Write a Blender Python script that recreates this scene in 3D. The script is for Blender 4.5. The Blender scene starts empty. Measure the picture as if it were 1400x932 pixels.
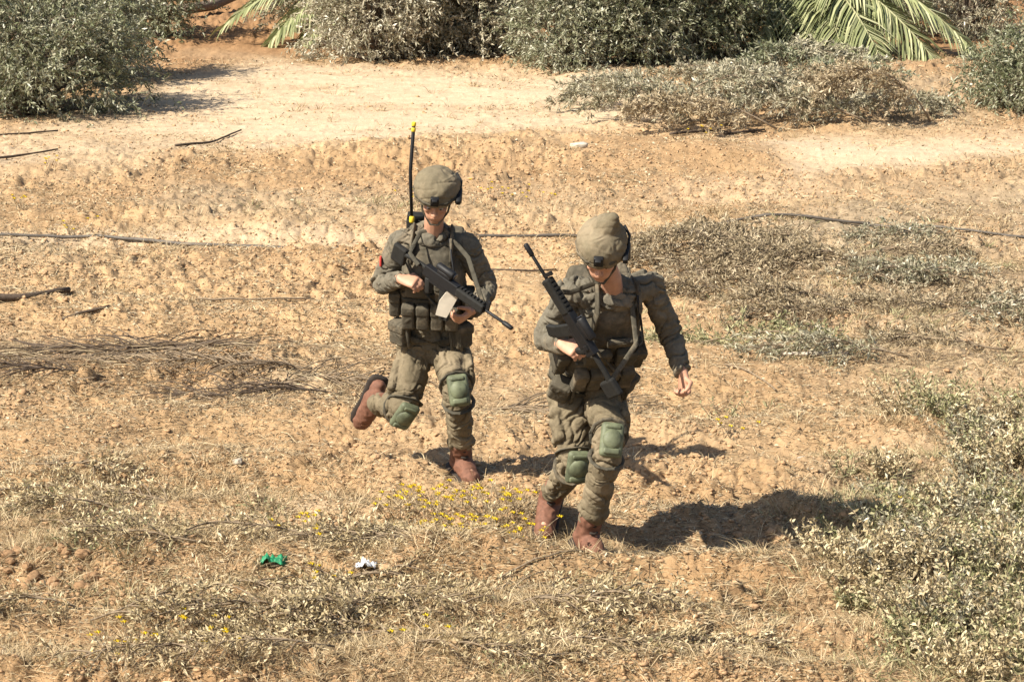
import bpy, bmesh, math, random
import numpy as np
from mathutils import Vector, Matrix
S = bpy.context.scene
COL = S.collection
R = math.radians
random.seed(7); rng = np.random.default_rng(11)

# ---------------------------------------------------------------- camera, sky, sun, exposure
CAM_H, FPX, HORIZON = 3.9, 3920.0, 816.0
PITCH = math.atan(HORIZON / FPX)
cam_d = bpy.data.cameras.new('camera'); cam = bpy.data.objects.new('camera', cam_d); COL.objects.link(cam)
cam.location = (0, 0, CAM_H); cam.rotation_euler = (math.pi / 2 - PITCH, 0, 0)
cam_d.sensor_width = 36; cam_d.lens = FPX / 1400 * 36; cam_d.clip_end = 9000; cam_d.clip_start = 0.1
S.camera = cam
SUN_EL = R(44); SUN_DIR = Vector((-1.22, -0.80, 0)).normalized()      # towards the sun
w = bpy.data.worlds.new('World'); S.world = w; w.use_nodes = True
nt = w.node_tree; bg = nt.nodes['Background']; sky = nt.nodes.new('ShaderNodeTexSky')
sky.sky_type = 'NISHITA'; sky.sun_disc = False; sky.sun_elevation = SUN_EL
sky.sun_rotation = math.atan2(SUN_DIR.x, SUN_DIR.y); sky.dust_density = 1.5
nt.links.new(sky.outputs[0], bg.inputs[0]); bg.inputs[1].default_value = 0.07
sd = bpy.data.lights.new('sun', 'SUN'); sd.energy = 5.0; sd.angle = R(0.55); sd.color = (1.0, 0.93, 0.80)
sun = bpy.data.objects.new('sun', sd); COL.objects.link(sun)
sv = (SUN_DIR * math.cos(SUN_EL) + Vector((0, 0, math.sin(SUN_EL))))
sun.rotation_euler = sv.to_track_quat('Z', 'Y').to_euler(); sun.location = (-5, 5, 8)
S.view_settings.view_transform = 'Standard'; S.view_settings.look = 'None'
S.view_settings.exposure = 1.02; S.view_settings.gamma = 1

# ---------------------------------------------------------------- surveying helpers
FW = np.array([0, math.cos(PITCH), -math.sin(PITCH)]); UP = np.array([0, math.sin(PITCH), math.cos(PITCH)])
def ray(u, v): return FW + np.array([1., 0, 0]) * (u - 700) / FPX - UP * (v - 466) / FPX
def at(u, v, Y):
    r = ray(u, v); r = r * (Y / r[1]); return np.array([r[0], r[1], r[2] + CAM_H])
def gnd0(u, v):
    r = ray(u, v); r = r * (-CAM_H / r[2]); return np.array([r[0], r[1]])
def proj(x, y, z=0.0):
    dz = z - CAM_H
    zf = np.maximum(y * FW[1] + dz * FW[2], 0.01)
    return 700 + FPX * x / zf, 466 - FPX * (y * UP[1] + dz * UP[2]) / zf

# ---------------------------------------------------------------- noise
def hsh(ix, iy, seed=0):
    h = (ix.astype(np.int64) * 374761393 + iy.astype(np.int64) * 668265263 + seed * 974634777) & 0xffffffff
    h = ((h ^ (h >> 13)) * 1274126177) & 0xffffffff
    h = ((h ^ (h >> 16)) * 2246822519) & 0xffffffff
    return ((h ^ (h >> 15)) & 0xffffff) / float(0xffffff)
def vn(x, y, seed=0):
    ix = np.floor(x); iy = np.floor(y); fx = x - ix; fy = y - iy
    fx = fx * fx * (3 - 2 * fx); fy = fy * fy * (3 - 2 * fy)
    a = hsh(ix, iy, seed); b = hsh(ix + 1, iy, seed); c = hsh(ix, iy + 1, seed); d = hsh(ix + 1, iy + 1, seed)
    return (a + (b - a) * fx + (c - a) * fy + (a - b - c + d) * fx * fy) * 2 - 1
def fbm(x, y, o=4, seed=0):
    s = 0; a = 1; t = 0
    for i in range(o):
        s = s + a * vn(x * 2 ** i + 17.3 * i, y * 2 ** i - 9.1 * i, seed + i); t += a; a *= .5
    return s / t
def vn3(p, seed=0):
    x, y, z = p[:, 0], p[:, 1], p[:, 2]
    iz = np.floor(z); fz = z - iz; fz = fz * fz * (3 - 2 * fz)
    a = vn(x + iz * 37.17, y + iz * 11.73, seed); b = vn(x + (iz + 1) * 37.17, y + (iz + 1) * 11.73, seed)
    return a + (b - a) * fz
def clods(x, y, cell, seed, dens=.7):
    """rounded lumps of earth, one per cell"""
    gx = x / cell; gy = y / cell; ix = np.floor(gx); iy = np.floor(gy); best = np.zeros_like(x)
    for dx in (-1, 0, 1):
        for dy in (-1, 0, 1):
            cx = ix + dx; cy = iy + dy
            px = cx + hsh(cx, cy, seed); py = cy + hsh(cx, cy, seed + 1); r = .25 + .5 * hsh(cx, cy, seed + 2)
            on = hsh(cx, cy, seed + 3) < dens
            an = hsh(cx, cy, seed + 4) * 6.28; ca, sa = np.cos(an), np.sin(an)
            ex, ey = gx - px, gy - py
            d = ((ex * ca + ey * sa) ** 2 + 1.9 * (-ex * sa + ey * ca) ** 2) / (r * r)
            best = np.maximum(best, np.where(on, r * np.sqrt(np.clip(1 - d, 0, 1)), 0))
    return best * cell
def smooth(a, b, t):
    t = np.clip((t - a) / (b - a), 0, 1); return t * t * (3 - 2 * t)
def blob(u, v, cu, cv, ru, rv, soft=.5):
    d = np.sqrt(((u - cu) / ru) ** 2 + ((v - cv) / rv) ** 2); return 1 - smooth(1 - soft, 1 + soft, d)

# ---------------------------------------------------------------- masks of the terrain
def masks(x, y):
    u, v = proj(x, y)
    wob = fbm(x * .9, y * .5, 3, 5) * 16
    top = np.interp(u, [-200, 0, 120, 240, 350, 500, 650, 850, 930, 1040, 1100, 1500], [190, 178, 150, 112, 86, 92, 98, 98, 165, 196, 186, 180])
    bot = np.interp(u, [-200, 0, 100, 240, 400, 600, 850, 930, 1040, 1100, 1250, 1330, 1600], [246, 238, 228, 216, 206, 200, 190, 184, 214, 240, 238, 216, 210])
    wob = wob + fbm(x * 3, y * 2, 3, 6) * 9
    track = smooth(-12, 16, v + wob * .6 - top) * (1 - smooth(-24, 16, v + wob - bot)) * (.72 + .28 * smooth(-.4, .25, fbm(x * .8, y * 1.6, 3, 8))) * (1 - .35 * smooth(330, 60, u))
    strip = blob(u, v + wob * .4, 200, 322, 420, 9) * .7 + blob(u, v, 1010, 260, 120, 20) * .4 + blob(u, v, 120, 715, 300, 18) * .3 + blob(u, v + wob * .4, 450, 690, 90, 22) * .6
    return u, v, track, np.clip(strip, 0, 1)
PRINTS = [gnd0(632, 655), gnd0(812, 762), gnd0(765, 737)]
def height(x, y, fine=True):
    u, v, track, strip = masks(x, y)
    rough = np.clip(1 - track * .93 - strip * .6, 0.05, 1)
    h = .035 * fbm(x * .5, y * .35, 3, 21) + .055 * rough * fbm(x * 1.7, y * 1.2, 3, 31)
    h += .05 * blob(u, v, 60, 765, 130, 40) + .06 * blob(u, v, 290, 770, 120, 35) - .12 * blob(u, v, 200, 822, 240, 13) - .11 * blob(u, v, 900, 800, 120, 13) + .05 * blob(u, v, 900, 822, 160, 16)
    h += .05 * blob(u, v, 640, 792, 180, 26) - .05 * blob(u, v, 700, 806, 200, 9)
    h += .10 * blob(u, v, 760, 212, 420, 16) - .03 * blob(u, v, 300, 330, 300, 6)
    h += .05 * rough * np.sin(v * .09 + fbm(x * .6, y * .6, 2, 77) * 3) * smooth(200, 300, v)
    if fine:
        m = rough * (0.35 + .65 * smooth(-.35, .35, fbm(x * .8, y * .8, 3, 41)))
        wx = x + .05 * fbm(x * 11, y * 11, 3, 151); wy = y + .05 * fbm(x * 11 + 7, y * 11, 3, 152)
        crk = 1 - np.abs(fbm(x * 5, y * 3.4, 4, 161)) * 3.2; crk = np.clip(crk, 0, 1) ** 2
        h += m * (clods(wx, wy, .17, 50, .35) * .42 + clods(wx + 3, wy, .08, 60, .5) * .42 + clods(wx, wy + 5, .036, 70, .6) * .40)
        h -= m * .028 * crk
        h += m * (.030 * fbm(x * 7, y * 6, 4, 81) + .008 * fbm(x * 24, y * 24, 3, 83)) + .0022 * fbm(x * 30, y * 30, 2, 91)
        h += track * (.006 * fbm(x * 1.2, y * 9, 3, 95) + .004 * fbm(x * 8, y * 8, 2, 96) + clods(x, y, .05, 97, .06) * .5)
    for p in PRINTS:
        k = np.exp(-((x - p[0]) ** 2 + (y - p[1]) ** 2) / .03)
        h = h * (1 - k)
    return h
def hz(x, y, fine=False):
    return float(height(np.array([float(x)]), np.array([float(y)]), fine)[0])
def gnd(u, v):
    p = gnd0(u, v)
    z = hz(*p)
    return np.array([p[0], p[1], z])

# ---------------------------------------------------------------- mesh helpers
def mesh_np(name, V, F, nper, mat=None, parent=None, smooth_=False, attrs=None):
    me = bpy.data.meshes.new(name)
    V = np.ascontiguousarray(V, dtype=np.float32); F = np.ascontiguousarray(F, dtype=np.int32)
    n = len(F); me.vertices.add(len(V)); me.vertices.foreach_set('co', V.ravel())
    me.loops.add(n * nper); me.loops.foreach_set('vertex_index', F.ravel())
    me.polygons.add(n); me.polygons.foreach_set('loop_start', np.arange(n, dtype=np.int32) * nper)
    me.update(calc_edges=True)
    if smooth_: me.polygons.foreach_set('use_smooth', np.ones(n, dtype=bool))
    for k, a in (attrs or {}).items():
        if a.ndim == 1:
            t = me.attributes.new(k, 'FLOAT', 'POINT'); t.data.foreach_set('value', a.astype(np.float32))
        else:
            t = me.attributes.new(k, 'FLOAT_COLOR', 'POINT')
            t.data.foreach_set('color', np.hstack([a, np.ones((len(a), 1))]).astype(np.float32).ravel())
    if mat: me.materials.append(mat)
    o = bpy.data.objects.new(name, me); COL.objects.link(o)
    if parent: o.parent = parent
    return o
def tag(o, label=None, cat=None, group=None, kind=None):
    if label: o['label'] = label
    if cat: o['category'] = cat
    if group: o['group'] = group
    if kind: o['kind'] = kind
    return o
def empty(name, loc, label, cat, group=None):
    o = bpy.data.objects.new(name, None); COL.objects.link(o); o.location = [float(c) for c in loc]; o.empty_display_size = .1
    return tag(o, label, cat, group)
class Tris:
    """collects tri/quads with a per-vertex value"""
    def __init__(s): s.V = []; s.F = []; s.A = []; s.n = 0
    def add(s, V, F, a=0.5):
        V = np.asarray(V, float); F = np.asarray(F, int)
        s.V.append(V); s.F.append(F + s.n); s.n += len(V)
        s.A.append(np.full(len(V), a) if np.isscalar(a) else np.asarray(a))
    def build(s, name, mat, parent=None, sm=True, origin=None):
        if not s.V: return None
        V = np.vstack(s.V)
        if origin is not None: V = V - np.asarray(origin)
        return mesh_np(name, V, np.vstack(s.F), s.F[0].shape[1], mat, parent, sm, {'rnd': np.concatenate(s.A)})
def norm(a): return a / np.maximum(np.linalg.norm(a, axis=-1, keepdims=True), 1e-9)
def tube(P, r, n=6, cap=True):
    P = np.asarray(P, float); m = len(P); r = np.broadcast_to(r, (m,))
    T = norm(np.gradient(P, axis=0)); ref = np.array([0, 0, 1.]) if abs(T[:, 2]).mean() < .8 else np.array([1., 0, 0])
    A = norm(np.cross(T, ref)); B = np.cross(T, A)
    th = np.arange(n) / n * 2 * np.pi
    V = (P[:, None] + r[:, None, None] * (np.cos(th)[None, :, None] * A[:, None] + np.sin(th)[None, :, None] * B[:, None])).reshape(-1, 3)
    i, j = np.meshgrid(np.arange(m - 1), np.arange(n), indexing='ij'); j2 = (j + 1) % n
    F = np.stack([i * n + j, i * n + j2, (i + 1) * n + j2, (i + 1) * n + j], -1).reshape(-1, 4)
    if cap:
        c0, c1 = len(V), len(V) + 1
        V = np.vstack([V, P[0], P[-1]])
        k = np.arange(0, n, 1)
        F = np.vstack([F, np.stack([np.full(n, c0), (k + 1) % n, k, np.full(n, c0)], -1)[:, [0, 1, 2, 0]] * 1])
        F = F[:-n]
        # close the ends with quads (fan of two-edge quads)
        kk = np.arange(0, n - 1, 2) if n % 2 == 0 else np.arange(0, n - 1, 2)
        e0 = np.stack([np.full(len(kk), c0), (kk + 2) % n, kk + 1, kk], -1)
        b = (m - 1) * n
        e1 = np.stack([np.full(len(kk), c1), b + kk, b + kk + 1, b + (kk + 2) % n], -1)
        if n % 2 == 0: F = np.vstack([F, e0, e1])
        else: V = V[:-2]
    return V, F
def leaves(P, D, L, W, seed=0, droop=.25):
    """N folded leaves: base P, direction D, length L, width W -> verts, quads"""
    r = np.random.default_rng(seed); N = len(P); D = norm(D)
    Q = norm(np.cross(D, r.normal(size=(N, 3)))); Nn = np.cross(D, Q)
    L = np.asarray(L)[:, None] * np.ones((N, 1)); W = np.asarray(W)[:, None] * np.ones((N, 1))
    b = P; tip = P + D * L - np.array([0, 0, 1.]) * L * droop * r.random((N, 1))
    mid = P + D * L * .48 + Nn * L * .07
    V = np.stack([b, mid + Q * W * .5, tip, mid - Q * W * .5], 1).reshape(-1, 3)
    F = np.arange(4 * N).reshape(N, 4)
    return V, F
def blades(P, D, L, W, bend, seed=0):
    r = np.random.default_rng(seed); N = len(P); D = norm(D)
    Q = norm(np.cross(D, np.array([0, 0, 1.]) + .4 * r.normal(size=(N, 3))))
    L = L[:, None]; W = W[:, None]
    h = norm(D * [1, 1, 0] + 1e-4) * bend[:, None] * L
    m = P + D * L * .55 + h * .25; t = P + D * L * .95 + h - np.array([0, 0, 1]) * np.abs(bend[:, None]) * L * .35
    V = np.stack([P - Q * W / 2, P + Q * W / 2, m + Q * W * .4, m - Q * W * .4, t + Q * W * .08, t - Q * W * .08], 1).reshape(-1, 3)
    k = np.arange(N)[:, None] * 6
    F = np.stack([k + [0, 1, 2, 3], k + [3, 2, 4, 5]], 1).reshape(-1, 4)
    return V, F

# ---------------------------------------------------------------- materials
def mat_new(name, rough=.8, spec=.3):
    m = bpy.data.materials.new(name); m.use_nodes = True
    b = m.node_tree.nodes['Principled BSDF']; b.inputs['Roughness'].default_value = rough
    b.inputs['Specular IOR Level'].default_value = spec
    return m, m.node_tree, b
def ramp(nt, stops):
    n = nt.nodes.new('ShaderNodeValToRGB'); e = n.color_ramp.elements
    while len(e) < len(stops): e.new(.5)
    for i, (p, c) in enumerate(stops): e[i].position = p; e[i].color = (*c, 1)
    return n
def noise(nt, scale, detail=4, coord='Object', rough=.6):
    t = nt.nodes.new('ShaderNodeTexCoord'); n = nt.nodes.new('ShaderNodeTexNoise')
    n.inputs['Scale'].default_value = scale; n.inputs['Detail'].default_value = detail; n.inputs['Roughness'].default_value = rough
    nt.links.new(t.outputs[coord], n.inputs['Vector']); return n
def bump(nt, b, src, strength, dist):
    k = nt.nodes.new('ShaderNodeBump'); k.inputs['Strength'].default_value = strength; k.inputs['Distance'].default_value = dist
    nt.links.new(src, k.inputs['Height']); nt.links.new(k.outputs[0], b.inputs['Normal'])
def mul(nt, a, b_):
    m = nt.nodes.new('ShaderNodeMix'); m.data_type = 'RGBA'; m.blend_type = 'MULTIPLY'; m.inputs[0].default_value = 1
    nt.links.new(a, m.inputs[6]); nt.links.new(b_, m.inputs[7]); return m.outputs[2]
def leafmat(name, stops, rough=.55, spec=.35, trans=.18):
    m, nt, b = mat_new(name, rough, spec)
    a = nt.nodes.new('ShaderNodeAttribute'); a.attribute_name = 'rnd'
    r = ramp(nt, stops); nt.links.new(a.outputs['Fac'], r.inputs[0]); nt.links.new(r.outputs[0], b.inputs['Base Color'])
    if trans:
        t = nt.nodes.new('ShaderNodeBsdfTranslucent'); nt.links.new(r.outputs[0], t.inputs[0])
        x = nt.nodes.new('ShaderNodeMixShader'); x.inputs[0].default_value = trans
        nt.links.new(b.outputs[0], x.inputs[1]); nt.links.new(t.outputs[0], x.inputs[2])
        nt.links.new(x.outputs[0], nt.nodes['Material Output'].inputs[0])
    return m
def solid(name, c, rough=.7, spec=.3, nscale=60, var=.25, bstr=.3, bdist=.003, metal=0):
    m, nt, b = mat_new(name, rough, spec); b.inputs['Metallic'].default_value = metal
    n = noise(nt, nscale); lo = tuple(x * (1 - var) for x in c); hi = tuple(min(1, x * (1 + var)) for x in c)
    r = ramp(nt, [(.3, lo), (.7, hi)]); nt.links.new(n.outputs[0], r.inputs[0]); nt.links.new(r.outputs[0], b.inputs['Base Color'])
    if bstr: bump(nt, b, n.outputs[0], bstr, bdist)
    return m
M = {}
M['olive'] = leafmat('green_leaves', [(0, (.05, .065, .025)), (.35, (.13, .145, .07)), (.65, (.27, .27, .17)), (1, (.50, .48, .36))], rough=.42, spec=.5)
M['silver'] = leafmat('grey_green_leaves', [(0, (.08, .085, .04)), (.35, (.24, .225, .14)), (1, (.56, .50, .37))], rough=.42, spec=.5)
M['dead'] = leafmat('dead_leaves', [(0, (.14, .105, .06)), (.5, (.31, .245, .15)), (1, (.52, .43, .29))], trans=.1)
M['straw'] = leafmat('straw_blades', [(0, (.20, .14, .07)), (.5, (.42, .31, .17)), (1, (.68, .56, .36))], trans=.15)
M['darkblade'] = leafmat('dark_twig_bits', [(0, (.07, .045, .025)), (1, (.20, .14, .08))], trans=0)
M['weed'] = leafmat('weed_leaves', [(0, (.09, .10, .04)), (.35, (.22, .215, .10)), (.75, (.44, .40, .22)), (1, (.62, .54, .34))])
M['palm'] = leafmat('palm_leaves', [(0, (.13, .15, .06)), (.5, (.28, .30, .14)), (1, (.48, .47, .27))], rough=.45, spec=.45)
M['yellow'] = leafmat('yellow_petals', [(0, (.50, .33, .01)), (1, (.75, .58, .03))], trans=.2)
M['bark'] = solid('grey_bark', (.17, .13, .095), .9, .2, 40, .4, .6, .004)
M['twig'] = solid('dry_twig', (.20, .15, .10), .85, .2, 60, .4, .4, .002)
M['darktwig'] = solid('dark_twig', (.085, .062, .045), .85, .2, 60, .4, .4, .002)
M['clod'] = solid('soil_lump', (.39, .25, .14), .95, .10, 30, .22, .8, .004)
M['stone'] = solid('pale_stone', (.46, .40, .32), .85, .25, 25, .25, .6, .004)
M['pipe'] = solid('black_pipe', (.10, .085, .07), .6, .3, 14, .35, .2, .001)

# ---------------------------------------------------------------- ground, one sheet to the horizon
def build_ground():
    ys = [-400, -150, -60, -20, 0, 5, 8, 10, 11]
    y = 11.4
    while y < 47: ys.append(y); y += max(.0105, y * y * 1.15 / 15288)
    ys += [49, 52, 57, 65, 80, 110, 170, 300, 600, 1200, 2500, 5000]
    ys = np.array(ys); n = 900
    core = np.linspace(-1, 1, n)
    wv = np.interp(ys, [-400, 10, 47, 80], [2.3, 2.3, 9.9, 12])
    ext = np.array([1.02, 1.06, 1.15, 1.4, 2, 3.5, 8, 25, 80, 300])
    X = core[None] * wv[:, None]
    exr = wv[:, None] * np.minimum(ext[None], 1e9) ; exr[:, -1] = 5000; exr[:, -2] = 900
    X = np.hstack([-exr[:, ::-1], X, exr]); Y = np.repeat(ys[:, None], X.shape[1], 1)
    x = X.ravel(); y_ = Y.ravel(); h = height(x, y_)
    far = smooth(60, 200, np.hypot(x, y_ - 20)); h = h * (1 - far)
    rws, cls = X.shape
    i, j = np.meshgrid(np.arange(rws - 1), np.arange(cls - 1), indexing='ij')
    F = np.stack([i * cls + j, i * cls + j + 1, (i + 1) * cls + j + 1, (i + 1) * cls + j], -1).reshape(-1, 4)
    u, v, track, strip = masks(x, y_)
    soil = np.array([.485, .335, .19]); soil2 = np.array([.315, .20, .105]); sand = np.array([.60, .475, .33]); red = np.array([.31, .175, .085]); grey = np.array([.36, .30, .215])
    n1 = smooth(-.5, .5, fbm(x * .7, y_ * .5, 4, 101))[:, None]
    near = smooth(420, 760, v)[:, None] * .75
    mix = np.clip(n1 * .6 + near * .6, 0, 1)
    c = soil * (1 - mix) + soil2 * mix
    g = (smooth(.0, .6, fbm(x * .45 + 9, y_ * .4, 3, 111)) * .5 + blob(u, v, 1330, 380, 330, 150) * .5 + blob(u, v, 1350, 760, 240, 220) * .3)[:, None]; g = np.clip(g, 0, .75)
    c = c * (1 - g) + grey * g
    t = np.clip(track + strip * .8, 0, 1)[:, None]; c = c * (1 - t) + sand * t
    rd = ((1 - smooth(60, 105, v - 12 * vn(x, y_, 7))) * (1 - track))[:, None]; c = c * (1 - rd * .85) + red * rd * .85
    c *= (1 + .10 * fbm(x * 6, y_ * 6, 3, 121))[:, None]
    o = mesh_np('ground', np.stack([x, y_, h], 1), F, 4, None, None, True, {'gcol': c})
    m, nt, b = mat_new('sandy_soil', .95, .12)
    a = nt.nodes.new('ShaderNodeAttribute'); a.attribute_name = 'gcol'
    n1 = noise(nt, 55, 6, 'Object', .75); r = ramp(nt, [(.30, (.52, .47, .42)), (.5, (.92, .9, .88)), (.70, (1.0, 1.0, 1.0))]); nt.links.new(n1.outputs[0], r.inputs[0])
    n2 = noise(nt, 6, 5); r2 = ramp(nt, [(.3, (.82, .80, .77)), (.65, (1, 1, 1))]); nt.links.new(n2.outputs[0], r2.inputs[0])
    nt.links.new(mul(nt, mul(nt, a.outputs['Color'], r.outputs[0]), r2.outputs[0]), b.inputs['Base Color'])
    n3 = noise(nt, 120, 6, 'Object', .7); bump(nt, b, n3.outputs[0], .7, .008)
    o.data.materials.append(m); tag(o, kind='structure'); return o
build_ground()

# ---------------------------------------------------------------- scatter
def scatter(n, dens, umin=-60, umax=1460, vmin=80, vmax=960, seed=0):
    """world points, uniform over the ground seen, thinned by a density map"""
    r = np.random.default_rng(seed)
    y0 = gnd0(700, vmax)[1]; y1 = gnd0(700, vmin)[1]
    Y = y0 * (y1 / y0) ** (r.random(n) ** 1.15); X = (r.random(n) * 2 - 1) * Y * 760 / FPX
    u, v = proj(X, Y)
    k = (r.random(n) < dens(u, v, X, Y)) & (u > umin) & (u < umax) & (v > vmin) & (v < vmax)
    return X[k], Y[k], u[k], v[k]
def zone_straw(u, v, x, y):
    _, _, t, s = masks(x, y)
    d = .28 + .35 * blob(u, v, 230, 440, 330, 120) + .6 * smooth(0.0, .5, fbm(x * 1.1, y * .9, 3, 201)) + .5 * blob(u, v, 620, 850, 420, 90) + .6 * blob(u, v, 560, 740, 180, 60) + .6 * blob(u, v, 200, 700, 260, 130) + .5 * blob(u, v, 980, 350, 170, 45) + .3 * blob(u, v, 1250, 420, 260, 120) + .6 * blob(u, v, 300, 490, 340, 80) + .3 * blob(u, v, 60, 350, 150, 70)
    return np.clip(d, 0, 1) * (1 - .97 * t) * (1 - .6 * s)
def zone_near(u, v, x, y):
    d = .05 + .9 * blob(u, v, 200, 740, 280, 110) + .8 * blob(u, v, 600, 740, 200, 70) + .8 * blob(u, v, 1290, 760, 200, 190) + .9 * blob(u, v, 700, 880, 760, 60) + .5 * blob(u, v, 950, 330, 170, 40) + .35 * blob(u, v, 60, 350, 170, 70) + .5 * blob(u, v, 1270, 420, 230, 110) + .2 * blob(u, v, 560, 290, 200, 15)
    return np.clip(d * (.35 + .9 * smooth(-.2, .4, fbm(x * 2.2, y * 1.6, 3, 211))), 0, 1)
def zone_clod(u, v, x, y):
    _, _, t, s = masks(x, y)
    return np.clip(.15 + .7 * smooth(-.1, .5, fbm(x * 1.2, y * 1.0, 3, 221)) + .6 * blob(u, v, 70, 785, 120, 35) + .5 * blob(u, v, 420, 345, 400, 30) + .5 * blob(u, v, 850, 250, 350, 40), 0, 1) * (1 - .96 * t)

ico = {}
for lv in (1, 2):
    bm = bmesh.new(); bmesh.ops.create_icosphere(bm, subdivisions=lv, radius=1)
    ico[lv] = (np.array([v.co[:] for v in bm.verts]), np.array([[v.index for v in f.verts] for f in bm.faces])); bm.free()
def rocks(X, Y, S_, lv, seed, sink=.25, flat=.65):
    r = np.random.default_rng(seed); V0, F0 = ico[lv]; N = len(X); nv = len(V0)
    Z = height(X, Y)
    rad = 1 + .28 * r.normal(size=(N, nv)).clip(-1.4, 1.4) * (1 if lv == 1 else .50)
    sc = np.stack([S_ * (0.8 + .5 * r.random(N)), S_ * (.7 + .4 * r.random(N)), S_ * flat * (.7 + .5 * r.random(N))], 1)
    an = r.random(N) * 6.28; ca, sa = np.cos(an)[:, None], np.sin(an)[:, None]
    P = V0[None] * rad[..., None] * sc[:, None]
    V = np.stack([P[..., 0] * ca - P[..., 1] * sa + X[:, None], P[..., 0] * sa + P[..., 1] * ca + Y[:, None], P[..., 2] + (Z + S_ * (flat - sink) * .6)[:, None]], -1)
    F = F0[None] + (np.arange(N) * nv)[:, None, None]
    return V.reshape(-1, 3), F.reshape(-1, 3)
X, Y, u, v = scatter(75000, zone_clod, seed=301)
s_ = .004 + .012 * rng.random(len(X)) ** 3 + .0005 * Y * .3
V, F = rocks(X, Y, s_, 1, 302)
tag(mesh_np('soil_crumbs', V, F, 3, M['clod']), 'small crumbs of dry brown earth strewn over the ground', 'soil', kind='stuff')
X, Y, u, v = scatter(5000, zone_clod, seed=305)
s_ = .012 + .026 * rng.random(len(X)) ** 4
V, F = rocks(X, Y, s_, 2, 306, .6, .5)
tag(mesh_np('soil_clods', V, F, 3, M['clod']), 'larger dry earth clods lying on the churned ground', 'soil', kind='stuff')

# straw and leaf litter
def litter(name, n, zone, lmin, lmax, wd, mat, label, cat, seed, lift=.006, kind='blade', tilt=.18, lo=0, hi=1, vmin=80, an=None):
    X, Y, u, v = scatter(n, zone, seed=seed, vmin=vmin); N = len(X); r = np.random.default_rng(seed + 1)
    a = r.random(N) * 6.28 if an is None else r.normal(size=N) * an + 3.14 * (r.random(N) < .5); D = np.stack([np.cos(a), np.sin(a) * .8, np.abs(r.normal(size=N)) * tilt], 1)
    P = np.stack([X, Y, height(X, Y) + lift * r.random(N)], 1); L = lmin + (lmax - lmin) * r.random(N) ** 2
    far = np.clip(Y / 15, 1, 2.2)
    if kind == 'blade': V, F = blades(P, D, L, wd * far * (0.7 + .6 * r.random(N)), r.normal(size=N) * .35, seed); k = 6
    else: V, F = leaves(P, D, L, wd * far * (0.7 + .6 * r.random(N)), seed, .1); k = 4
    return tag(mesh_np(name, V, F, 4, mat, attrs={'rnd': np.repeat(lo + (hi - lo) * r.random(N), k)}), label, cat, kind='stuff')
litter('straw_litter', 330000, zone_straw, .015, .12, .0030, M['straw'], 'pale straw stalks littering the sandy ground', 'straw', 401)
litter('twig_litter', 70000, zone_straw, .02, .16, .0030, M['darkblade'], 'dark brown bits of twig littering the ground', 'twigs', 421)
litter('leaf_litter', 170000, zone_straw, .012, .042, .009, M['dead'], 'fallen brown leaves lying on the sandy ground', 'leaf litter', 411, kind='leaf', tilt=.35)
def zone_brush(u, v, x, y):
    n = smooth(-.3, .35, fbm(x * 1.3, y * 2.5, 3, 231))
    return np.clip((blob(u, v, 330, 514, 300, 24) * 1.0 + blob(u, v, 60, 490, 130, 22) * .8 + blob(u, v, 440, 560, 200, 12) * .5 + blob(u, v, 1000, 360, 170, 36) * .6 + blob(u, v, 1290, 500, 200, 26) * .7 + blob(u, v, 1230, 410, 230, 40) * .4 + blob(u, v, 700, 552, 160, 14) * .4) * n, 0, 1)
litter('brushwood_litter', 85000, zone_brush, .08, .42, .0042, M['darkblade'], 'long dark thin twigs matted together on the ground', 'brushwood', 451, lift=.06, tilt=.10, an=.28)
litter('pale_brushwood_litter', 26000, zone_brush, .06, .34, .0036, M['straw'], 'long pale thin twigs matted together on the ground', 'brushwood', 455, lift=.08, tilt=.14, an=.32)
# standing dry grass in tufts
def tufts(name, n, per, zone, lmin, lmax, wd, mat, label, cat, seed, spread=.05, umin=-60):
    X, Y, u, v = scatter(n, zone, seed=seed, umin=umin); N = len(X); r = np.random.default_rng(seed + 3)
    X = np.repeat(X, per); Y = np.repeat(Y, per); sz = np.repeat(.5 + r.random(N), per); n2 = len(X); hue = np.repeat(r.random(N), per)
    a = r.random(n2) * 6.28; q = r.random(n2) ** .5
    D = np.stack([np.cos(a) * q, np.sin(a) * q, .35 + .9 * r.random(n2)], 1)
    X = X + np.cos(a) * q * spread * sz; Y = Y + np.sin(a) * q * spread * sz
    P = np.stack([X, Y, height(X, Y) - .004], 1); L = (lmin + (lmax - lmin) * r.random(n2)) * sz
    V, F = blades(P, D, L, wd * np.clip(Y / 15, 1, 2) * (.7 + .6 * r.random(n2)), .1 + .5 * r.random(n2), seed)
    return tag(mesh_np(name, V, F, 4, mat, attrs={'rnd': np.repeat(np.clip(.5 * hue + .5 * r.random(n2), 0, 1), 6)}), label, cat, kind='stuff')
tufts('dry_grass', 30000, 14, zone_near, .025, .10, .0028, M['straw'], 'low tufts of dry straw coloured grass across the ground', 'grass', 431)
def zone_green(u, v, x, y):
    d = 1.0 * blob(u, v, 1290, 760, 190, 190) + .5 * blob(u, v, 1230, 420, 260, 110) + .7 * blob(u, v, 150, 765, 95, 40) + .25 * blob(u, v, 520, 285, 250, 14) + .3 * blob(u, v, 1000, 470, 90, 30) + .25 * blob(u, v, 60, 700, 100, 40)
    return np.clip(d * smooth(-.3, .4, fbm(x * 2.6, y * 2, 3, 213)), 0, 1)
tufts('green_ground_cover', 14000, 16, zone_green, .02, .09, .004, M['weed'], 'low grey green weeds spreading over the ground', 'weeds', 441)
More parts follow.
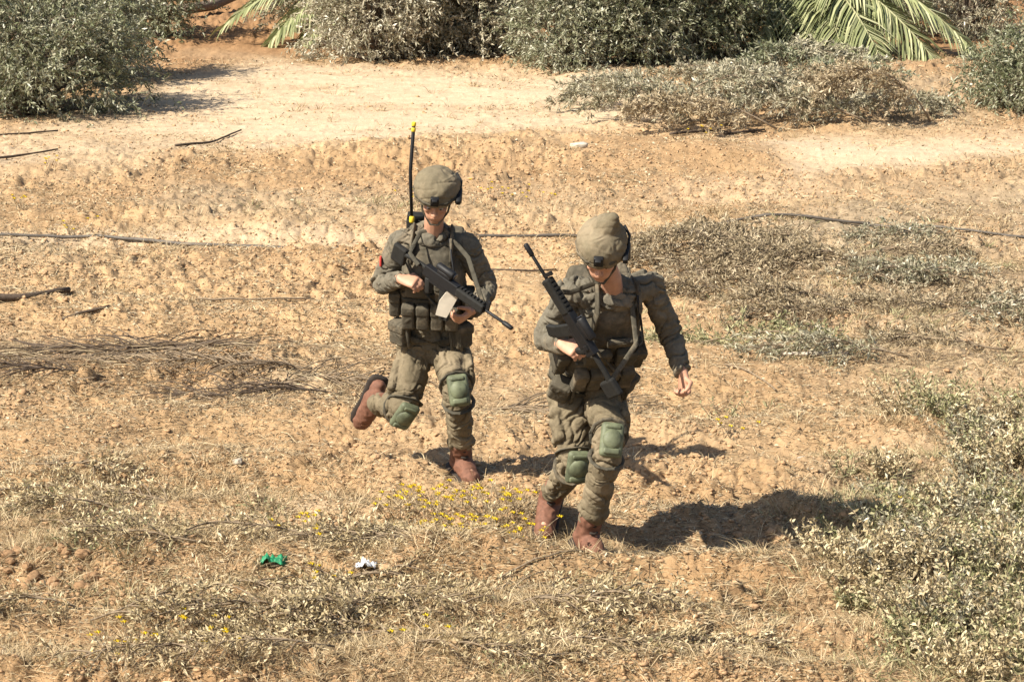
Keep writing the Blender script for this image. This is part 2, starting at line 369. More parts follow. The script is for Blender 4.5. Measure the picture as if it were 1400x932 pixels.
# ---------------------------------------------------------------- leafy plants
def spray(r, base, dirv, length, nleaf, ll, lw, out, twigs, tr=.003, sag=.25, spreadf=.9, lo=0, hi=1):
    """one leafy twig: a thin curved stem with leaves along it"""
    t = np.linspace(0, 1, 4)[:, None]; dirv = dirv / np.linalg.norm(dirv)
    P = base + dirv * length * t - np.array([0, 0, 1.]) * sag * length * t ** 2
    if twigs is not None: twigs.add(*tube(P, np.linspace(tr, tr * .4, 4), 3, False), a=.5)
    q = r.random(nleaf) * .95 + .05; i = q * 3; k = np.minimum(i.astype(int), 2); f = (i - k)[:, None]
    B = P[k] * (1 - f) + P[k + 1] * f
    D = dirv * .7 + r.normal(size=(nleaf, 3)) * spreadf * .6
    out.append((B, D, ll * (.6 + .7 * r.random(nleaf)), lw * (.7 + .6 * r.random(nleaf)), np.clip(lo + (hi - lo) * (.5 * r.random() + .5 * r.random(nleaf)), 0, 1)))
def finish(out, name, mat, parent, origin, seed, extra=None):
    B = np.vstack([o[0] for o in out]); D = np.vstack([o[1] for o in out]); L = np.concatenate([o[2] for o in out]); W = np.concatenate([o[3] for o in out]); A = np.concatenate([o[4] for o in out])
    V, F = leaves(B, D, L, W, seed)
    o = mesh_np(name, V - origin, F, 4, mat, parent, attrs={'rnd': np.repeat(A, 4)})
    if extra: o.data.materials.append(extra)
    return o
def bush(u, v, Yoff, rx, ry, h, nspray, mat, label, seed, ll=.062, lw=.017, lo=0, hi=1, zb=.1, name='olive_bush', cat='bush', group='bushes along the far side of the track', base_dx=0):
    r = np.random.default_rng(seed); g = gnd(u, v); g = np.array([g[0], g[1] + Yoff, 0.]); g[2] = hz(g[0], g[1])
    root = empty(name, g, label, cat, group)
    out = []; tw = Tris(); st = Tris()
    # a few main stems from one foot, then branches ending in clumps
    ncl = max(8, nspray // 11); cl = []
    for i in range(ncl):
        a = r.random() * 6.28; q = r.random() ** .45; el = r.random() ** .8
        c = np.array([math.cos(a) * q * rx, math.sin(a) * q * ry, zb + (h - zb) * el * (1 - .35 * q * q)])
        cl.append(c)
        if i % 3 == 0:
            t = np.linspace(0, 1, 5)[:, None]; P = c * t; P[:, 2] = c[2] * t[:, 0] ** .7; P += r.normal(size=P.shape) * .03 * (t > 0)
            st.add(*tube(P, np.linspace(.03, .008, 5) * (.6 + .8 * r.random()), 5, False), a=.5)
    for c in cl:
        cr = (.10 + .22 * r.random()) * (.5 + .5 * min(1, rx))
        outd = c.copy(); outd[2] = outd[2] - h * .35; outd = outd / (np.linalg.norm(outd) + .01)
        for k in range(16):
            p = c + r.normal(size=3) * cr * [1, 1, .8]; p[2] = max(p[2], .03)
            d = outd * .9 + r.normal(size=3) * .7 + [0, 0, .15]
            spray(r, p, d, .16 + .20 * r.random(), 16, ll, lw, out, tw if k % 3 == 0 else None, .003, .5 * r.random(), .9, lo, hi)
    st.V += tw.V; st.A += tw.A; st.F += [f + st.n for f in tw.F]; st.build('stem', M['bark'], root)
    finish(out, 'foliage', mat, root, np.zeros(3), seed)
    return root
BUSH = [
 # u, v, dY, rx, ry, h, sprays, mat, lo, hi, label
 (30, 168, .9, .85, .8, 1.5, 1500, 'olive', .1, .95, 'dense dark green olive bush, nearest and leftmost beside the pale track'),
 (98, 126, 1.0, .60, .8, 1.5, 1100, 'olive', .1, 1, 'dense grey green bush just right of the leftmost olive bush'),
 (185, 80, 2.6, .38, .6, 1.5, 500, 'olive', 0, .7, 'thin dark bush left of the fallen pale log'),
 (505, 92, 1.2, .75, .8, 1.8, 1300, 'silver', .2, 1, 'silvery green bush under the left palm fronds'),
 (600, 84, 1.2, .75, .8, 1.9, 1300, 'silver', .2, 1, 'silvery bush in the middle of the far hedge, right of the left palm'),
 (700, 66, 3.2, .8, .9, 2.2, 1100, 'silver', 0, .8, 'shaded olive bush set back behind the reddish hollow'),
 (770, 100, .8, .50, .6, 1.3, 800, 'olive', .2, 1, 'low rounded olive bush at the track edge right of the reddish hollow'),
 (870, 98, 1.0, .65, .7, 1.5, 1200, 'olive', .1, .95, 'dark olive bush below the black gap in the hedge'),
 (960, 95, 1.2, .65, .7, 1.7, 1200, 'olive', 0, .8, 'dark green bush left of the big right palm fronds'),
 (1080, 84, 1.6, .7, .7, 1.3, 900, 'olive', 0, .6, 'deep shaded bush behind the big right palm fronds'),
 (1240, 52, 3.2, .9, .8, 1.6, 1000, 'silver', .1, .8, 'pale scrubby bush far behind the right palm fronds'),
 (1352, 70, 2.0, .8, .8, 1.8, 1000, 'silver', .1, .9, 'grey bush in the far top right corner'),
 (1412, 158, .8, .42, .5, .7, 600, 'olive', .1, .8, 'small dark bush at the right edge, right of the palm frond tips'),
 (430, 70, 2.6, .7, .7, 1.6, 800, 'silver', 0, .8, 'low silvery bush behind the left palm frond tips'),
 (650, 92, 1.8, .55, .6, 1.2, 700, 'silver', .1, 1, 'low silvery bush filling the gap left of the reddish hollow'),
 (1165, 70, 2.4, .8, .7, 1.4, 900, 'silver', .1, .9, 'silvery bush in the shade of the right palm'),
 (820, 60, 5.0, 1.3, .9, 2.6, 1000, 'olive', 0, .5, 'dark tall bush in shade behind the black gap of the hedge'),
]
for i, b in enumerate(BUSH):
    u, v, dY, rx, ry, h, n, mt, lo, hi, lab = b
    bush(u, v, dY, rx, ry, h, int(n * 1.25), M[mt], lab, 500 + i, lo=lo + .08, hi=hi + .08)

def cut_branch(u, v, ang, length, nside, mat, label, seed, group, ll=.055, lw=.011, nl=12, lo=0, hi=1, lift=.05, arch=.10, side=.38, name='cut_branch', stem='twig', cat='branch', r0=.012, dens=1.0):
    """a lying branch with side twigs carrying leaves; ang in world xy (0 = to the right, 90 = away)"""
    r = np.random.default_rng(seed); g = gnd(u, v); root = empty(name, g, label, cat, group)
    a = R(ang); n = 9; t = np.linspace(0, 1, n); st = Tris(); tw = Tris(); out = []
    P = np.stack([np.cos(a) * length * t, np.sin(a) * length * t, np.zeros(n)], 1)
    P[:, :2] += np.cumsum(r.normal(size=(n, 2)) * length * .018, 0)
    P[:, 2] = height(P[:, 0] + g[0], P[:, 1] + g[1], False) - g[2] + .012 + lift * (.3 + t) + arch * np.sin(t * 3.14) * r.random()
    st.add(*tube(P, np.linspace(r0, .004, n), 6), a=.5)
    for k in range(nside):
        q = .12 + .86 * (k + r.random()) / nside; i = min(int(q * (n - 1)), n - 2); f = q * (n - 1) - i
        b = P[i] * (1 - f) + P[i + 1] * f
        sa = a + (1 if k % 2 else -1) * (R(20) + R(45) * r.random()); L = side * (.5 + .8 * r.random()) * (1.15 - .5 * q)
        d = np.array([math.cos(sa), math.sin(sa), .05 + .45 * r.random()])
        nt_ = 5; tt = np.linspace(0, 1, nt_)[:, None]; Q = b + d * L * tt - np.array([0, 0, 1]) * (.35 * L * tt ** 2)
        Q[:, 2] = np.maximum(Q[:, 2], .01)
        tw.add(*tube(Q, np.linspace(.005, .0022, nt_), 4, False), a=.5)
        if nl:
            for m_ in range(int(5 * dens)):
                s = r.random() * 3.9; j = int(s); bb = Q[j] * (1 - (s - j)) + Q[j + 1] * (s - j)
                spray(r, bb, d + r.normal(size=3) * .55, .08 + .12 * r.random(), nl, ll, lw, out, tw if m_ % 2 else None, .002, .4, .8, lo, hi)
    sm = {'twig': M['twig'], 'dark': M['darktwig'], 'bark': M['bark']}[stem]
    st.build('stem', sm, root); tw.build('side_twigs', sm, root)
    if out: finish(out, 'foliage', mat, root, np.zeros(3), seed)
    return root
pile = 'cut leafy branches heaped beside the track'
PILE = [(905, 168, 12, 1.5, 'silver', 'leafy cut branch whose pale tip points left over the track, leftmost of the heap'), (960, 150, 175, 1.5, 'silver', 'cut branch with dry silvery leaves on the left flank of the heap'),
 (1010, 172, 170, 1.6, 'silver', 'long silvery branch along the front edge of the heap'), (1030, 135, 20, 1.7, 'olive', 'green leafed branch on the upper left slope of the heap'),
 (1080, 160, 5, 1.7, 'silver', 'sunlit branch in the middle front of the heap'), (1110, 128, 165, 1.6, 'silver', 'pale branch on the crest of the heap under the palm fronds'),
 (1150, 150, 178, 1.6, 'dead', 'dry brown leafed branch in the middle of the heap'), (1190, 172, 170, 1.5, 'silver', 'grey leafed branch at the right front of the heap'),
 (1230, 148, 160, 1.4, 'dead', 'dry brown branch under the palm frond tips'), (1270, 170, 172, 1.2, 'dead', 'thin dry branch, rightmost of the heap'), (1000, 118, 10, 1.5, 'silver', 'silvery branch at the back left of the heap'), (1170, 118, 178, 1.4, 'olive', 'shaded green branch at the back right of the heap'),
 (1060, 182, 176, 1.4, 'dead', 'dry branch lying lowest in front of the heap')]
for i, (u, v, an, L, mt, lab) in enumerate(PILE):
    cut_branch(u, v, an, L, 24, M[mt], lab, 600 + i, pile, lift=.12, arch=.50, side=.62, nl=15, ll=.068, lw=.015, lo=.15, hi=1, dens=2.0)
dead = 'dead leafed branches behind the nearer soldier'
DB = [(905, 378, 8, 1.0, 'dead dry branch with curled leaves right behind the nearer soldier'), (985, 372, 165, .9, 'dead branch with grey brown leaves in the middle of the dry tangle'), (1050, 360, 170, .9, 'dead twiggy branch at the right end of the dry tangle'),
      (1120, 372, 172, .8, 'dead branch between the dry tangle and the grey green branches'), (1175, 352, 8, .8, 'thin dead branch above the grey green branches'), (1160, 425, 174, .8, 'dead branch below the right end of the dry tangle'), (1250, 420, 6, .9, 'dead branch buried in the middle of the grey green tangle'), (1330, 430, 172, .9, 'dead branch in the right part of the grey green tangle'),
      (940, 348, 14, .9, 'dead branch at the back of the dry tangle'), (1020, 392, 174, .8, 'dead branch lying nearest in the dry tangle'), (1085, 340, 176, .9, 'thin dead branch behind the right end of the dry tangle')]
for i, (u, v, an, L, lab) in enumerate(DB):
    cut_branch(u, v, an, L, 26, M['dead'], lab, 640 + i, dead, lift=.05, arch=.12, side=.36, nl=12, ll=.045, lw=.009, stem='twig', dens=1.6, r0=.008)
rt = 'grey green branches on the right'
RB = [(1165, 390, 12, .9, 'silver', 'grey green branch lying furthest back of those on the right'), (1245, 375, 170, .9, 'dead', 'dull dry branch in the upper right tangle'), (1330, 395, 160, .9, 'silver', 'leafy grey green branch near the right edge'),
      (1190, 440, 175, .9, 'dead', 'brown twiggy branch left of the right hand tangle'), (1290, 450, 10, .9, 'silver', 'low leafy branch in the middle of the right hand tangle'), (1375, 470, 172, .9, 'dead', 'dry branch cut off by the right edge of the view'),
      (960, 478, 6, .8, 'weed', 'flat green leafed branch just right of the nearer soldier'), (1040, 470, 175, .7, 'weed', 'green leafed branch, right one of the green pair behind the nearer soldier'), (1240, 500, 172, .9, 'silver', 'grey green branch lying nearest in the right hand tangle'), (1340, 330, 170, .9, 'silver', 'pale sage branch above the right hand tangle')]
for i, (u, v, an, L, mt, lab) in enumerate(RB):
    cut_branch(u, v, an, L, 24, M[mt], lab, 660 + i, rt, lift=.03, arch=.08, side=.36, nl=12, ll=.042, lw=.010, stem='twig', dens=1.5, r0=.007)
lf = 'bare thin branches on the left'
LB = [(20, 500, 2, 1.5, 'long bare twiggy branch at the left edge below the dark log'), (150, 520, 178, 1.2, 'bare branch with dark twigs, lowest of the left bundle'), (330, 520, 4, 1.2, 'bare branch ending behind the farther soldier'),
      (270, 492, 176, 1.1, 'bare grey branch in the middle of the left bundle'), (430, 508, 178, 1.0, 'bare branch just left of the farther soldier'), (110, 470, 3, 1.2, 'bare thin branch above the left bundle'), (660, 560, 5, .9, 'bare branch between the two soldiers'), (470, 540, 176, 1.0, 'low bare branch beneath the raised boot of the farther soldier')]
for i, (u, v, an, L, lab) in enumerate(LB):
    cut_branch(u, v, an, L, 46, None, lab, 690 + i, lf, lift=.008, arch=.03, side=.46, nl=0, stem='dark' if i % 2 else 'twig', name='bare_branch', r0=.007)

M['drystraw'] = leafmat('dry_cut_leaves', [(0, (.16, .12, .06)), (.4, (.36, .28, .15)), (1, (.66, .56, .37))], trans=.12)
M['darkclod'] = solid('brown_soil_lump', (.27, .165, .09), .97, .08, 30, .25, 1, .006)
def stick(name, label, cat, pts, r0, r1, mat, group=None, wob=.01, sides=8, lift=0, seed=0):
    r = np.random.default_rng(seed); G = np.array([gnd0(*p) for p in pts]); t = np.linspace(0, 1, len(G)); n = max(8, int(np.linalg.norm(G[-1] - G[0]) / .12)); s = np.linspace(0, 1, n)
    X = np.interp(s, t, G[:, 0]); Y = np.interp(s, t, G[:, 1]); X += r.normal(size=n) * wob * .3; Y += np.convolve(r.normal(size=n), np.ones(3) / 3, 'same') * wob
    rad = np.linspace(r0, r1, n); Z = height(X, Y, False) + rad * .8 + .012 + lift * np.sin(s * 3.14)
    P = np.stack([X, Y, Z], 1); o0 = P[0].copy(); V, F = tube(P - o0, rad * (1 + .12 * r.normal(size=n)), sides)
    o = mesh_np(name, V, F, 4, mat, None, True); o.location = o0; return tag(o, label, cat, group)
stick('hose', 'long thin dark hose lying across the ground behind both soldiers', 'hose', [(-40, 322), (130, 322), (250, 328), (400, 333), (520, 332), (640, 326), (790, 319), (870, 314), (1000, 309), (1190, 308)], .014, .014, M['pipe'], wob=.012, lift=.01)
stick('hose', 'black hose stretched along the ground at the right edge above the grey tangle', 'hose', [(1190, 308), (1260, 312), (1330, 317), (1440, 322)], .010, .010, M['pipe'], wob=.01)
st = 'loose sticks lying on the ground'
for i, (lab, p, a, b, m) in enumerate([
  ('thick dark log lying at the left edge of the view', [(-30, 432), (40, 427), (95, 418)], .030, .022, 'darktwig'),
  ('short dark stick right of the thick log at the left', [(85, 444), (115, 440), (150, 436)], .012, .010, 'darktwig'),
  ('stout broken branch with a dark end, left of the farther soldier', [(225, 478), (262, 472), (302, 464)], .014, .028, 'bark'),
  ('long thin stick reaching toward the farther soldier from the left', [(270, 402), (350, 400), (430, 396)], .010, .006, 'twig'),
  ('thin stick between the two soldiers at chest height', [(655, 374), (700, 376), (760, 372)], .009, .006, 'darktwig'),
  ('pale peeled stick with a cut end lying right of the nearer soldier', [(1070, 494), (1110, 497), (1160, 499)], .012, .017, 'stone'),
  ('thin curved stick above the peeled stick', [(1000, 440), (1080, 445), (1180, 455)], .008, .005, 'darktwig'),
  ('dark stick on the track edge behind the nearer soldier', [(915, 187), (950, 184), (985, 180)], .016, .012, 'darktwig'),
  ('second dark stick on the track edge, right of the first', [(990, 186), (1020, 183), (1045, 179)], .016, .010, 'darktwig'),
  ('forked dark stick at the left edge below the olive bushes', [(240, 205), (290, 196), (330, 180)], .014, .008, 'darktwig'),
  ('dark bent stick at the left edge of the track', [(-20, 222), (40, 214), (80, 208)], .014, .008, 'darktwig'),
  ('thin straight stick right of the bent one at the track', [(-10, 190), (30, 186), (80, 181)], .010, .008, 'darktwig'),
  ('thin dark stick behind the nearer soldier right shoulder', [(870, 352), (930, 345), (1010, 350)], .008, .005, 'darktwig'),
  ('pale thin twig lying in front of the ditch', [(680, 800), (740, 792), (800, 782)], .006, .004, 'twig'),
  ('short stick with a pale side below the tangle on the right', [(990, 512), (1030, 524), (1060, 536)], .006, .006, 'twig')]):
    stick('stick', lab, 'stick', p, a, b, M[m], st, wob=.012, seed=720 + i)
dl = 'dry leafy cuttings in the lower left foreground'
for i, (u, v) in enumerate([(40, 650), (130, 668), (60, 720), (250, 700), (330, 730), (290, 770), (380, 745), (430, 725), (300, 800), (450, 770), (520, 745), (560, 800), (480, 830), (380, 850), (250, 860), (600, 850), (120, 850), (680, 870), (540, 900), (320, 905), (760, 850), (30, 900), (860, 900), (660, 760), (520, 800), (580, 840), (640, 820), (560, 865), (620, 885), (500, 870), (700, 845), (460, 900), (740, 895), (590, 770), (350, 815), (420, 870), (820, 870), (200, 820), (90, 680), (180, 710)]):
    cut_branch(u, v, (i * 67) % 40 - 20 + (180 if i % 2 else 0), .55 + .25 * ((i * 37) % 10) / 10, 14, M['drystraw'], 'dry straw coloured leafy cutting lying in the weeds of the lower left foreground', 1400 + i, dl, lift=.01, arch=.05, side=.22, nl=11, ll=.032, lw=.009, name='dry_cutting', dens=1.1, r0=.005)
# the fallen pale log in the far left
def biglog():
    P = np.array([gnd(u, v) + [0, 0, z] for u, v, z in [(165, 10, .1), (200, 22, .14), (240, 26, .14), (290, 20, .15), (350, 2, .2), (420, -25, .3)]])
    o0 = P[0].copy(); V, F = tube(P - o0, [.07, .085, .08, .075, .07, .06], 12); r = np.random.default_rng(3); V += r.normal(size=V.shape) * .004
    o = mesh_np('fallen_log', V, F, 4, M['bark'], None, True); o.location = o0; tag(o, 'smooth pale trunk lying curved on the reddish earth behind the track', 'log')
biglog()

# ---------------------------------------------------------------- palms
def palm(cu, cv, Y, label, tips, seed):
    c = at(cu, cv, Y); base = np.array([c[0], c[1] + .1, hz(c[0], c[1])]); root = empty('palm_tree', base, label, 'palm tree', 'date palms behind the track')
    r = np.random.default_rng(seed); c = c - base
    n = 10; t = np.linspace(0, 1, n); P = np.stack([c[0] * t, c[1] * t, c[2] * t], 1); V, F = tube(P, .17 + .025 * (np.arange(n) % 2), 14)
    mesh_np('trunk', V, F, 4, M['bark'], root, True)
    for tu, tv, dY, hump in tips:
        T = at(tu, tv, Y + dY) - base; s = np.linspace(0, 1, 24)[:, None]
        Pm = (c + T) / 2 + np.array([0, 0, hump]); Q = (1 - s) ** 2 * c + 2 * s * (1 - s) * Pm + s ** 2 * T
        fr = empty_part('frond', root)
        V, F = tube(Q, np.linspace(.028, .006, 24), 5, False); mesh_np('midrib', V, F, 4, M['palmrib'], fr, True)
        N = 190; q = np.sort(r.random(N)) * .90 + .10; i = np.minimum((q * 23).astype(int), 22); f = (q * 23 - i)[:, None]
        B = Q[i] * (1 - f) + Q[i + 1] * f; Tn = norm(Q[i + 1] - Q[i]); S_ = norm(np.cross(Tn, [0, 0, 1.])); U_ = np.cross(S_, Tn); sg = np.where(np.arange(N) % 2, 1, -1)[:, None]
        L = (.52 * np.sin(np.clip(q * 1.05 + .12, 0, 1) * 2.75) + .10) * (.85 + .3 * r.random(N))
        D = norm(Tn * (.7 + .5 * q[:, None]) + S_ * sg * 1.0 + U_ * (.25 - .35 * r.random((N, 1))))
        V, F = blades(B, D, L, np.full(N, .034), np.zeros(N), seed); 
        k = np.arange(len(V)) % 6; V[:, 2] -= np.where(k >= 4, .26, np.where(k >= 2, .05, 0)) * np.repeat(L, 6)
        mesh_np('leaflets', V, F, 4, M['palm'], fr, attrs={'rnd': np.repeat(r.random(N), 6)})
def empty_part(name, parent):
    o = bpy.data.objects.new(name, None); COL.objects.link(o); o.parent = parent; return o
M['palmrib'] = solid('palm_midrib', (.26, .25, .13), .5, .4, 20, .2, 0)
yp = gnd0(1100, 70)[1]
palm(1095, -40, yp, 'low palm whose fronds droop from the top edge at the right', [(990, 42, -.7, .45), (1035, 66, -1.0, .4), (1110, 84, -1.4, .45), (1318, 142, -1.7, .80), (1275, 122, -1.5, .85), (1365, 112, -1.2, .9), (1215, 104, -1.9, .6), (1160, 100, -1.8, .5), (1000, -60, .6, .5), (1180, -150, .5, .4), (1190, 80, -1.3, .5), (950, -10, .1, .45)], 801)
yp = gnd0(540, 55)[1]
palm(530, -45, yp, 'low palm whose frond tips point left over the silvery bush', [(308, 34, -.7, .5), (368, 60, -1.0, .5), (340, 5, -.3, .6), (415, 60, -1.1, .4), (460, 62, -1.0, .3), (400, 30, -.9, .5), (640, -20, .3, .3), (560, -150, .5, .3), (690, 20, .1, .3)], 802)

# ---------------------------------------------------------------- scrub and flowers of the foreground
def weed_plant(u, v, h, nst, mat, label, seed, group, ll=.028, lw=.010, flowers=0, spreadx=.10, name='weed_plant', cat='plant', nl=12):
    r = np.random.default_rng(seed); g = gnd(u, v); root = empty(name, g, label, cat, group); tw = Tris(); out = []; fl = []
    for k in range(nst):
        a = r.random() * 6.28; tilt = r.random() * .9; hh = h * (.5 + .7 * r.random()); s = np.linspace(0, 1, 5)[:, None]
        d = np.array([math.cos(a) * tilt, math.sin(a) * tilt, 1.]); b = np.array([math.cos(a), math.sin(a), 0]) * spreadx * r.random()
        P = b + d * hh * s + np.array([math.cos(a), math.sin(a), 0]) * hh * .25 * s ** 2; tw.add(*tube(P, np.linspace(.0028, .0012, 5), 3, False), a=.5)
        q = r.random(nl) * 3.99; j = q.astype(int); f = (q - j)[:, None]; B = P[j] * (1 - f) + P[j + 1] * f
        D = d * .5 + r.normal(size=(nl, 3)) * .8
        out.append((B, D, ll * (.5 + .8 * r.random(nl)), lw * (.7 + .6 * r.random(nl)), np.clip(.35 * r.random() + .75 * r.random(nl), 0, 1)))
        if k < flowers: fl.append(P[-1])
    tw.build('stem', M['twig'], root); finish(out, 'foliage', mat, root, np.zeros(3), seed)
    for p in fl:
        n = 7; an = np.arange(n) / n * 6.28; D = np.stack([np.cos(an), np.sin(an), .35 + 0 * an], 1); V, F = leaves(np.repeat(p[None], n, 0), D, np.full(n, .019), np.full(n, .013), 1, 0)
        mesh_np('flower', V, F, 4, M['yellow'], root, attrs={'rnd': r.random(len(V))})
    return root
r = np.random.default_rng(900)
k = 0
near_w = [('by the cut edge at the right', 0)]
for i in range(105):
    v = 550 + 380 * r.random() ** .9; u = 1165 + 40 * math.sin(v * .03) + max(0, 660 - v) * .9 + 270 * r.random() ** .6
    weed_plant(u, v, .10 + .13 * r.random(), 26, [M['weed'], M['drystraw'], M['silver'], M['drystraw'], M['weed']][i % 5], 'leafy grey green weed growing in the scrubby patch at the lower right', 1200 + i, 'weeds in the lower right scrub', nl=30, ll=.034, lw=.011, spreadx=.14)
for i, (u, v, lab) in enumerate([(655, 865, 'thin sage green weed standing alone below the ditch in the middle'), (700, 925, 'sage green weed at the bottom edge in the middle'), (120, 775, 'green weed growing on the left mound by the dark clods'), (170, 755, 'green weed in the middle of the left mound'), (215, 750, 'green weed on the right slope of the left mound'),
        (355, 712, 'small weed just above the left mound'), (930, 890, 'little weed near the bottom edge, right of centre'), (1160, 655, 'small weed at the left edge of the right hand scrub'), (60, 700, 'dry weed at the left edge above the mound'), (990, 575, 'small weed in the shade line right of the nearer soldier')]):
    weed_plant(u, v, .13, 10, M['weed'], lab, 960 + i, 'single weeds', nl=12)
FL = [(548, 700), (575, 712), (600, 722), (622, 735), (640, 715), (655, 740), (668, 708), (690, 730), (712, 722), (560, 740), (590, 755), (630, 760), (700, 760), (420, 770), (440, 800), (160, 880), (190, 872), (280, 868), (830, 800), (540, 690), (1000, 600), (1230, 690)]
FL += [(566, 690), (585, 735), (612, 742), (632, 705), (648, 752), (662, 724), (676, 742), (700, 712), (722, 752), (545, 718), (725, 775), (605, 700), (300, 880), (575, 885), (400, 735)]
for i, (u, v) in enumerate(FL):
    weed_plant(u, v, .11, 8, M['straw'], 'low dry weed with small yellow flowers in the foreground', 1700 + i, 'yellow flowering weeds in the foreground', flowers=6, spreadx=.08, name='flowering_weed', nl=8, ll=.02, lw=.005)
for i, (u, v) in enumerate([(105, 318), (30, 292), (68, 236), (560, 292), (670, 262), (705, 277), (740, 282), (960, 205)]):
    weed_plant(u, v, .13, 8, M['straw'], 'low dry weed with small yellow flowers behind the soldiers', 1010 + i, 'yellow flowering weeds behind the soldiers', flowers=6, spreadx=.08, name='flowering_weed', nl=8, ll=.025, lw=.006)
# stones
def stone(u, v, s, label, seed, mat='stone', name='stone', flat=.6):
    V, F = rocks(*[np.array([c]) for c in gnd0(u, v)], np.array([s]), 2, seed, .3, flat); c = V.mean(0); o = mesh_np(name, V - c, F, 3, M[mat], None, False); o.location = c
    b = o.modifiers.new('b', 'SUBSURF'); b.levels = b.render_levels = 1; b.subdivision_type = 'SIMPLE'
    return tag(o, label, 'stone' if name == 'stone' else 'lump')
for i, a in enumerate([(325, 641, .035, 'grey stone left of the pair of stones in the bare earth at the left'), (395, 636, .045, 'flat grey stone lying on bare earth left of the farther soldier'), (1098, 634, .035, 'pale stone on bare earth right of the nearer soldier'), (1178, 626, .05, 'larger cream stone right of the small pale one'),
        (1187, 683, .045, 'smooth pinkish stone beside the far end of the long shadow'), (792, 213, .07, 'lump of stone at the far edge of the churned earth'), (810, 856, .025, 'small dark stone near the bottom edge in the middle'), (1045, 640, .028, 'tiny grey stone above the long shadow')]):
    stone(*a, 1040 + i)
for i in range(34):
    u = 10 + 125 * r.random(); v = 768 + 34 * r.random(); stone(u, v, .016 + .026 * r.random() ** 2, 'brown earth clod heaped at the left edge of the foreground', 1060 + i, 'darkclod', 'earth_clod', .8)['group'] = 'earth clods heaped at the lower left'
# litter: green netting scrap, crumpled scraps
def scrap(u, v, s, label, mat, name, seed, cat):
    r = np.random.default_rng(seed); g = gnd(u, v); n = 14; a, b = np.meshgrid(np.linspace(-1, 1, n), np.linspace(-1, 1, n)); x = a.ravel(); y = b.ravel()
    V = np.stack([x * s * (1 + .25 * vn(x * 2, y * 2, seed)), y * s * .6 * (1 + .3 * vn(x * 2 + 5, y * 2, seed)), .012 + s * 1.3 * np.abs(fbm(x * 2.6, y * 2.6, 4, seed)) + s * .3 * (1 - x * x)], 1)
    i, j = np.meshgrid(np.arange(n - 1), np.arange(n - 1), indexing='ij'); F = np.stack([i * n + j, i * n + j + 1, (i + 1) * n + j + 1, (i + 1) * n + j], -1).reshape(-1, 4)
    o = mesh_np(name, V, F, 4, mat, None, True); o.location = g; sl = o.modifiers.new('t', 'SOLIDIFY'); sl.thickness = .003; return tag(o, label, cat)
scrap(373, 787, .055, 'crumpled scrap of bright green netting on dry weeds', solid('green_netting', (.02, .20, .09), .5, .4, 90, .4, .5), 'netting_scrap', 5, 'litter')
scrap(500, 793, .045, 'crumpled white plastic scrap right of the green netting', solid('white_plastic', (.55, .56, .58), .4, .4, 60, .1, .2), 'plastic_scrap', 6, 'litter')
# ---------------------------------------------------------------- figures: volumes merged by voxel remesh
def V3(a): return np.asarray(a, float)
def frame(z, hint):
    z = norm(V3(z)); x = norm(np.cross(hint, z)); y = np.cross(z, x); return x, y, z
def loft(C, A, B, RA, RB, n=20, cap=True, power=2.0):
    """closed loft: centres C, two axes A,B (arrays), half sizes RA, RB; domed ends"""
    C = V3(C); m = len(C); th = np.arange(n) / n * 2 * np.pi
    ct = np.sign(np.cos(th)) * np.abs(np.cos(th)) ** (2 / power); st_ = np.sign(np.sin(th)) * np.abs(np.sin(th)) ** (2 / power)
    A = np.broadcast_to(V3(A), (m, 3)); B = np.broadcast_to(V3(B), (m, 3)); RA = np.broadcast_to(RA, (m,)); RB = np.broadcast_to(RB, (m,))
    rows = [C[i] + RA[i] * ct[:, None] * A[i] + RB[i] * st_[:, None] * B[i] for i in range(m)]
    def dome(i, j):
        d = norm(C[i] - C[j]); r = min(RA[i], RB[i]); out = []
        for q in (.45, .8): out.append(C[i] + d * r * .55 * math.sin(q * 1.57) + (RA[i] * ct[:, None] * A[i] + RB[i] * st_[:, None] * B[i]) * math.cos(q * 1.57))
        return out, C[i] + d * r * .55
    h0, p0 = dome(0, 1); h1, p1 = dome(m - 1, m - 2)
    rows = h0[::-1] + rows + h1; m2 = len(rows); V = np.vstack(rows + [p0[None], p1[None]])
    F = []
    for i in range(m2 - 1):
        for j in range(n): k = (j + 1) % n; F.append((i * n + j, i * n + k, (i + 1) * n + k, (i + 1) * n + j))
    a = m2 * n
    for j in range(n):
        k = (j + 1) % n; F.append((a, k, j)); F.append((a + 1, (m2 - 1) * n + j, (m2 - 1) * n + k))
    return V, F
def limb(pts, rad, n=16, flat=1.0, hint=(0.3, -1, 0.1)):
    """tapered rounded limb through points with radii"""
    P = V3(pts); out = []
    m = len(P); T = norm(np.gradient(P, axis=0)); A = []; B = []
    for i in range(m):
        x, y, z = frame(T[i], V3(hint)); A.append(x); B.append(y)
    return loft(P, A, B, np.array(rad, float), np.array(rad, float) * flat, n)
def bez(a, b, c, n=7):
    """smooth joint polyline a-b-c, with rounding at b"""
    a, b, c = V3(a), V3(b), V3(c); k = .22
    p = [a, a * .5 + b * .5, b + (a - b) * k, b + (a - b) * k * .3 + (c - b) * k * .3 - 0 * b, b + (c - b) * k, b * .5 + c * .5, c]
    return np.array(p)
def ell(c, r, axes=None, lv=3):
    bm = bmesh.new(); bmesh.ops.create_icosphere(bm, subdivisions=lv, radius=1)
    V = np.array([v.co[:] for v in bm.verts]); F = [tuple(v.index for v in f.verts) for f in bm.faces]; bm.free()
    ax = np.eye(3) if axes is None else np.array(axes); return V3(c) + (V * V3(r)) @ ax, F
